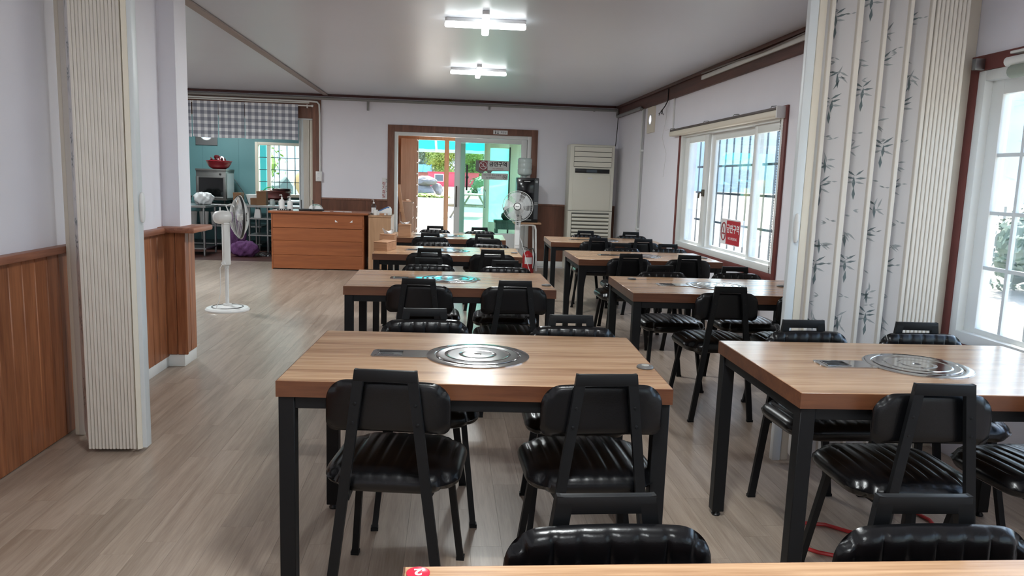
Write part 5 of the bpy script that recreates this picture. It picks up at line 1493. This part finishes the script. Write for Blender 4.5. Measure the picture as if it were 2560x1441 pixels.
# stacked rocks with grass
M_rock = mat('grey_rock', rgb(112, 110, 106), 0.9, noise=(1.5, 0.25), bump=1.0, bscale=5)
def rock(lab, x, y, z, rx, ry, rz, seed):
    R2 = random.Random(seed)
    bm = bmesh.new()
    bmesh.ops.create_icosphere(bm, subdivisions=3, radius=1)
    import mathutils
    for v in bm.verts:
        n_ = mathutils.noise.noise(v.co * 1.3 + Vector((seed, 0, 0))) * .35 + mathutils.noise.noise(v.co * 3.1 + Vector((0, seed, 0))) * .12
        v.co *= 1 + n_
        v.co = Vector((v.co.x * rx, v.co.y * ry, v.co.z * rz))
    me = bpy.data.meshes.new('boulder'); bm.to_mesh(me); bm.free()
    me.materials.append(M_rock); me.shade_smooth(); me.set_sharp_from_angle(angle=radians(25))
    o = link('boulder', me, None, (x, y, z))
    return tag(o, lab, 'rock', 'stacked boulders')
zb = gz(-1.2, 42)
rock('large grey boulder at the bottom of the stack beyond the road', -1.45, 42, zb + 0.28, 0.72, 0.6, 0.42, 3.0)
rock('flat pale boulder lying on top of the stacked boulders', -1.35, 42, zb + 0.88, 0.60, 0.5, 0.26, 8.0)
rock('small rounded boulder behind the boulder stack', -0.70, 42.6, zb + 0.35, 0.35, 0.35, 0.45, 12.0)
tree('grass_clump', 'bright green weeds growing at the foot of the boulders', 'weeds', -1.25, 41.2, 0.38, 0.75, G1, trunk=False, seed=77, count=700, ls=0.10, low=0.0, sq=0.36)
tree('grass_clump', 'low green weeds right of the boulder stack', 'weeds', -0.45, 41.0, 0.22, 0.7, G1, trunk=False, seed=78, count=400, ls=0.09, low=0.0, sq=0.28)
tree('shrub', 'low green shrub seen through the pane left of the age limit sign', 'shrub', 2.7, 58, 1.0, 1.4, G2, trunk=False, seed=79, count=500, ls=0.16, low=0.0)
# picnic table
pt = thing('picnic_table', 'weathered wooden picnic table on the gravel outside the entrance', 'picnic table', (0.85, 25.2, gz(0.85, 25.2)))
M_pt = wood('weathered_wood', rgb(112, 106, 88), rgb(140, 134, 114), 'x', 6, 0.1, 0.8)
for k in range(5):
    MB().box(-0.80, -0.36 + 0.145 * k, 0.74, 0.80, -0.225 + 0.145 * k, 0.78).build('top_board', M_pt, pt)
for s in (-1, 1):
    MB().box(-0.80, s * 0.72 - 0.13, 0.42, 0.80, s * 0.72 + 0.13, 0.46).build('seat_board', M_pt, pt)
    for e in (-0.55, 0.55):
        MB().bar((e, s * 0.70, 0), (e, s * 0.25, 0.74), 0.09, 0.05).build('leg', M_pt, pt)
for e in (-0.55, 0.55):
    MB().box(e - 0.03, -0.84, 0.36, e + 0.03, 0.84, 0.42).build('cross_beam', M_pt, pt)
pt.rotation_euler = (0, 0, radians(78))
# white car
def car(x, y, rz):
    o = thing('car', 'white car parked on the gravel, partly hidden by the porch door', 'car', (x, y, gz(x, y)), radians(rz))
    prof = [(-2.1, .3), (-2.15, .65), (-2.0, .85), (-1.2, .98), (-0.5, 1.42), (0.9, 1.46), (1.7, 1.05), (2.05, .95), (2.15, .6), (2.1, .3)]
    M = Matrix.Translation((0, 0.82, 0)) @ PX
    MB().prism(prof, 1.64, M).build('body', mat('car_white', rgb(236, 238, 240), 0.25, coat=0.5), o, bevel=0.08, segs=3)
    MB().prism([(-1.05, .98), (-0.48, 1.36), (0.85, 1.40), (1.5, 1.03)], 1.655, Matrix.Translation((0, 0.8275, 0)) @ PX).build('windows', MATS['dark_window'], o)
    for xx in (-1.35, 1.3):
        for yy in (-0.78, 0.78):
            w = MB().lathe([(0, -.1), (.24, -.1), (.31, -.08), (.31, .08), (.24, .1), (0, .1)], 20, Matrix.Translation((xx, yy, 0.31)) @ PX).build('wheel', M_dark, o)
    for yy in (-.55, .55):
        MB().box(-2.17, yy - .17, .66, -2.05, yy + .17, .8).build('headlight', M_steel2, o)
car(3.5, 33.0, 10)
# cyan awning over the entrance
aw = thing('awning', 'translucent cyan awning above the entrance porch outside', 'awning', (0, 13.4, 0))
ma = bpy.data.materials.new('cyan_sheet'); ma.use_nodes = True
nt2 = ma.node_tree; nt2.nodes.clear()
oo = nt2.nodes.new('ShaderNodeOutputMaterial'); tt = nt2.nodes.new('ShaderNodeBsdfTranslucent'); dd = nt2.nodes.new('ShaderNodeBsdfDiffuse'); mm = nt2.nodes.new('ShaderNodeMixShader')
tt.inputs[0].default_value = (0.015, 0.40, 0.47, 1); dd.inputs[0].default_value = (0.03, 0.45, 0.52, 1); mm.inputs[0].default_value = 0.5
nt2.links.new(dd.outputs[0], mm.inputs[1]); nt2.links.new(tt.outputs[0], mm.inputs[2]); nt2.links.new(mm.outputs[0], oo.inputs[0])
MB().grid(lambda u, v: (-1.05 + 3.25 * u, 2.7 * v, 2.40 - 0.475 * v + 0.006 * sin(u * 60)), 60, 6).build('sheet', ma, aw)
MB().box(-1.05, 2.68, 1.865, 2.2, 2.73, 1.93).build('front_beam', M_wplast, aw)
for xx in (-1.0, -0.28, 2.15):
    MB().bar((xx, 0.05, 2.345), (xx, 2.7, 1.90), 0.04, 0.04).build('rafter', M_wplast, aw)
for xx in (-1.0, 2.15):
    MB().box(xx - .03, 2.66, -0.1, xx + .03, 2.72, 1.92).build('post', M_wplast, aw)
# east side: hill, bushes, signboard
struct(MB().grid(lambda u, v: (85 + 50 * v, -80 + 260 * u, gz(85, 0) - 1 + (24 + 5 * sin(u * 9) + 2.5 * sin(u * 31)) * sin(pi * v * .5)), 50, 10).build('hills', mat('blue_hill_haze_tint', rgb(126, 142, 152), 0.95, noise=(0.1, 0.16))))  # pale blue of the hazy air is put into the hill's colour
tree('bush', 'round green bush outside the near right window', 'bush', 7.35, 8.75, 0.95, 0.75, G3, trunk=False, seed=91, count=1600, ls=0.055, low=0.0)
tree('bush', 'low green bush on the field far outside the near right window', 'bush', 16.5, 19.5, 0.8, 1.2, G3, trunk=False, seed=92, count=900, ls=0.10, low=0.0)
sb = thing('signboard', 'white signboard on a pole seen through the near right window', 'signboard', (13.0, 16.8, gz(13, 16.8)))
MB().box(-0.03, -0.5, 0.75, 0.03, 0.5, 1.35).build('board', M_wplast, sb)
MB().tube([(0, 0.15, -0.1), (0, 0.15, 0.76)], 0.03, 8).build('pole', M_steel2, sb)
MB().tube([(0, -0.15, -0.1), (0, -0.15, 0.76)], 0.03, 8).build('pole', M_steel2, sb)
cross_lamp(-3.9, 12.75, 'unseen white cross lamp added on the kitchen ceiling behind the gingham curtain', 0.0, 0.62)  # added lamp, never visible, brightens the otherwise dark kitchen

# what stands outside the kitchen window
tree('hedge', 'pale green hedge outside the kitchen window', 'hedge', -4.75, 18.2, 2.4, 1.0, G1, trunk=False, seed=61, count=1500, ls=0.07, low=0.2)
rock('grey weathered boulder outside the kitchen window', -3.55, 16.2, 0.5, 0.45, 0.45, 0.7, 5.0)
eb_ = MB().grid(lambda u, v: (-4.0 + 2.6 * u, 19.5 + 2.0 * v, gz(-3, 20) + (1.35 + 0.25 * sin(u * 7)) * sin(pi * min(1, v * 1.1)) ** .7), 16, 10).build('earth_bank', mat('orange_soil', rgb(176, 128, 84), 0.95, noise=(1.5, 0.2)))
struct(eb_)
gp = thing('drain_pipe', 'teal post standing outside the kitchen window', 'post', (-3.62, 15.2, -0.1))
MB().box(-0.06, -0.05, 0, 0.06, 0.05, 2.6).build('shaft', mat('teal_post', rgb(60, 140, 140), 0.6), gp)
MB().box(-0.09, -0.08, 2.6, 0.09, 0.08, 2.66).build('cap', M_teal, gp)
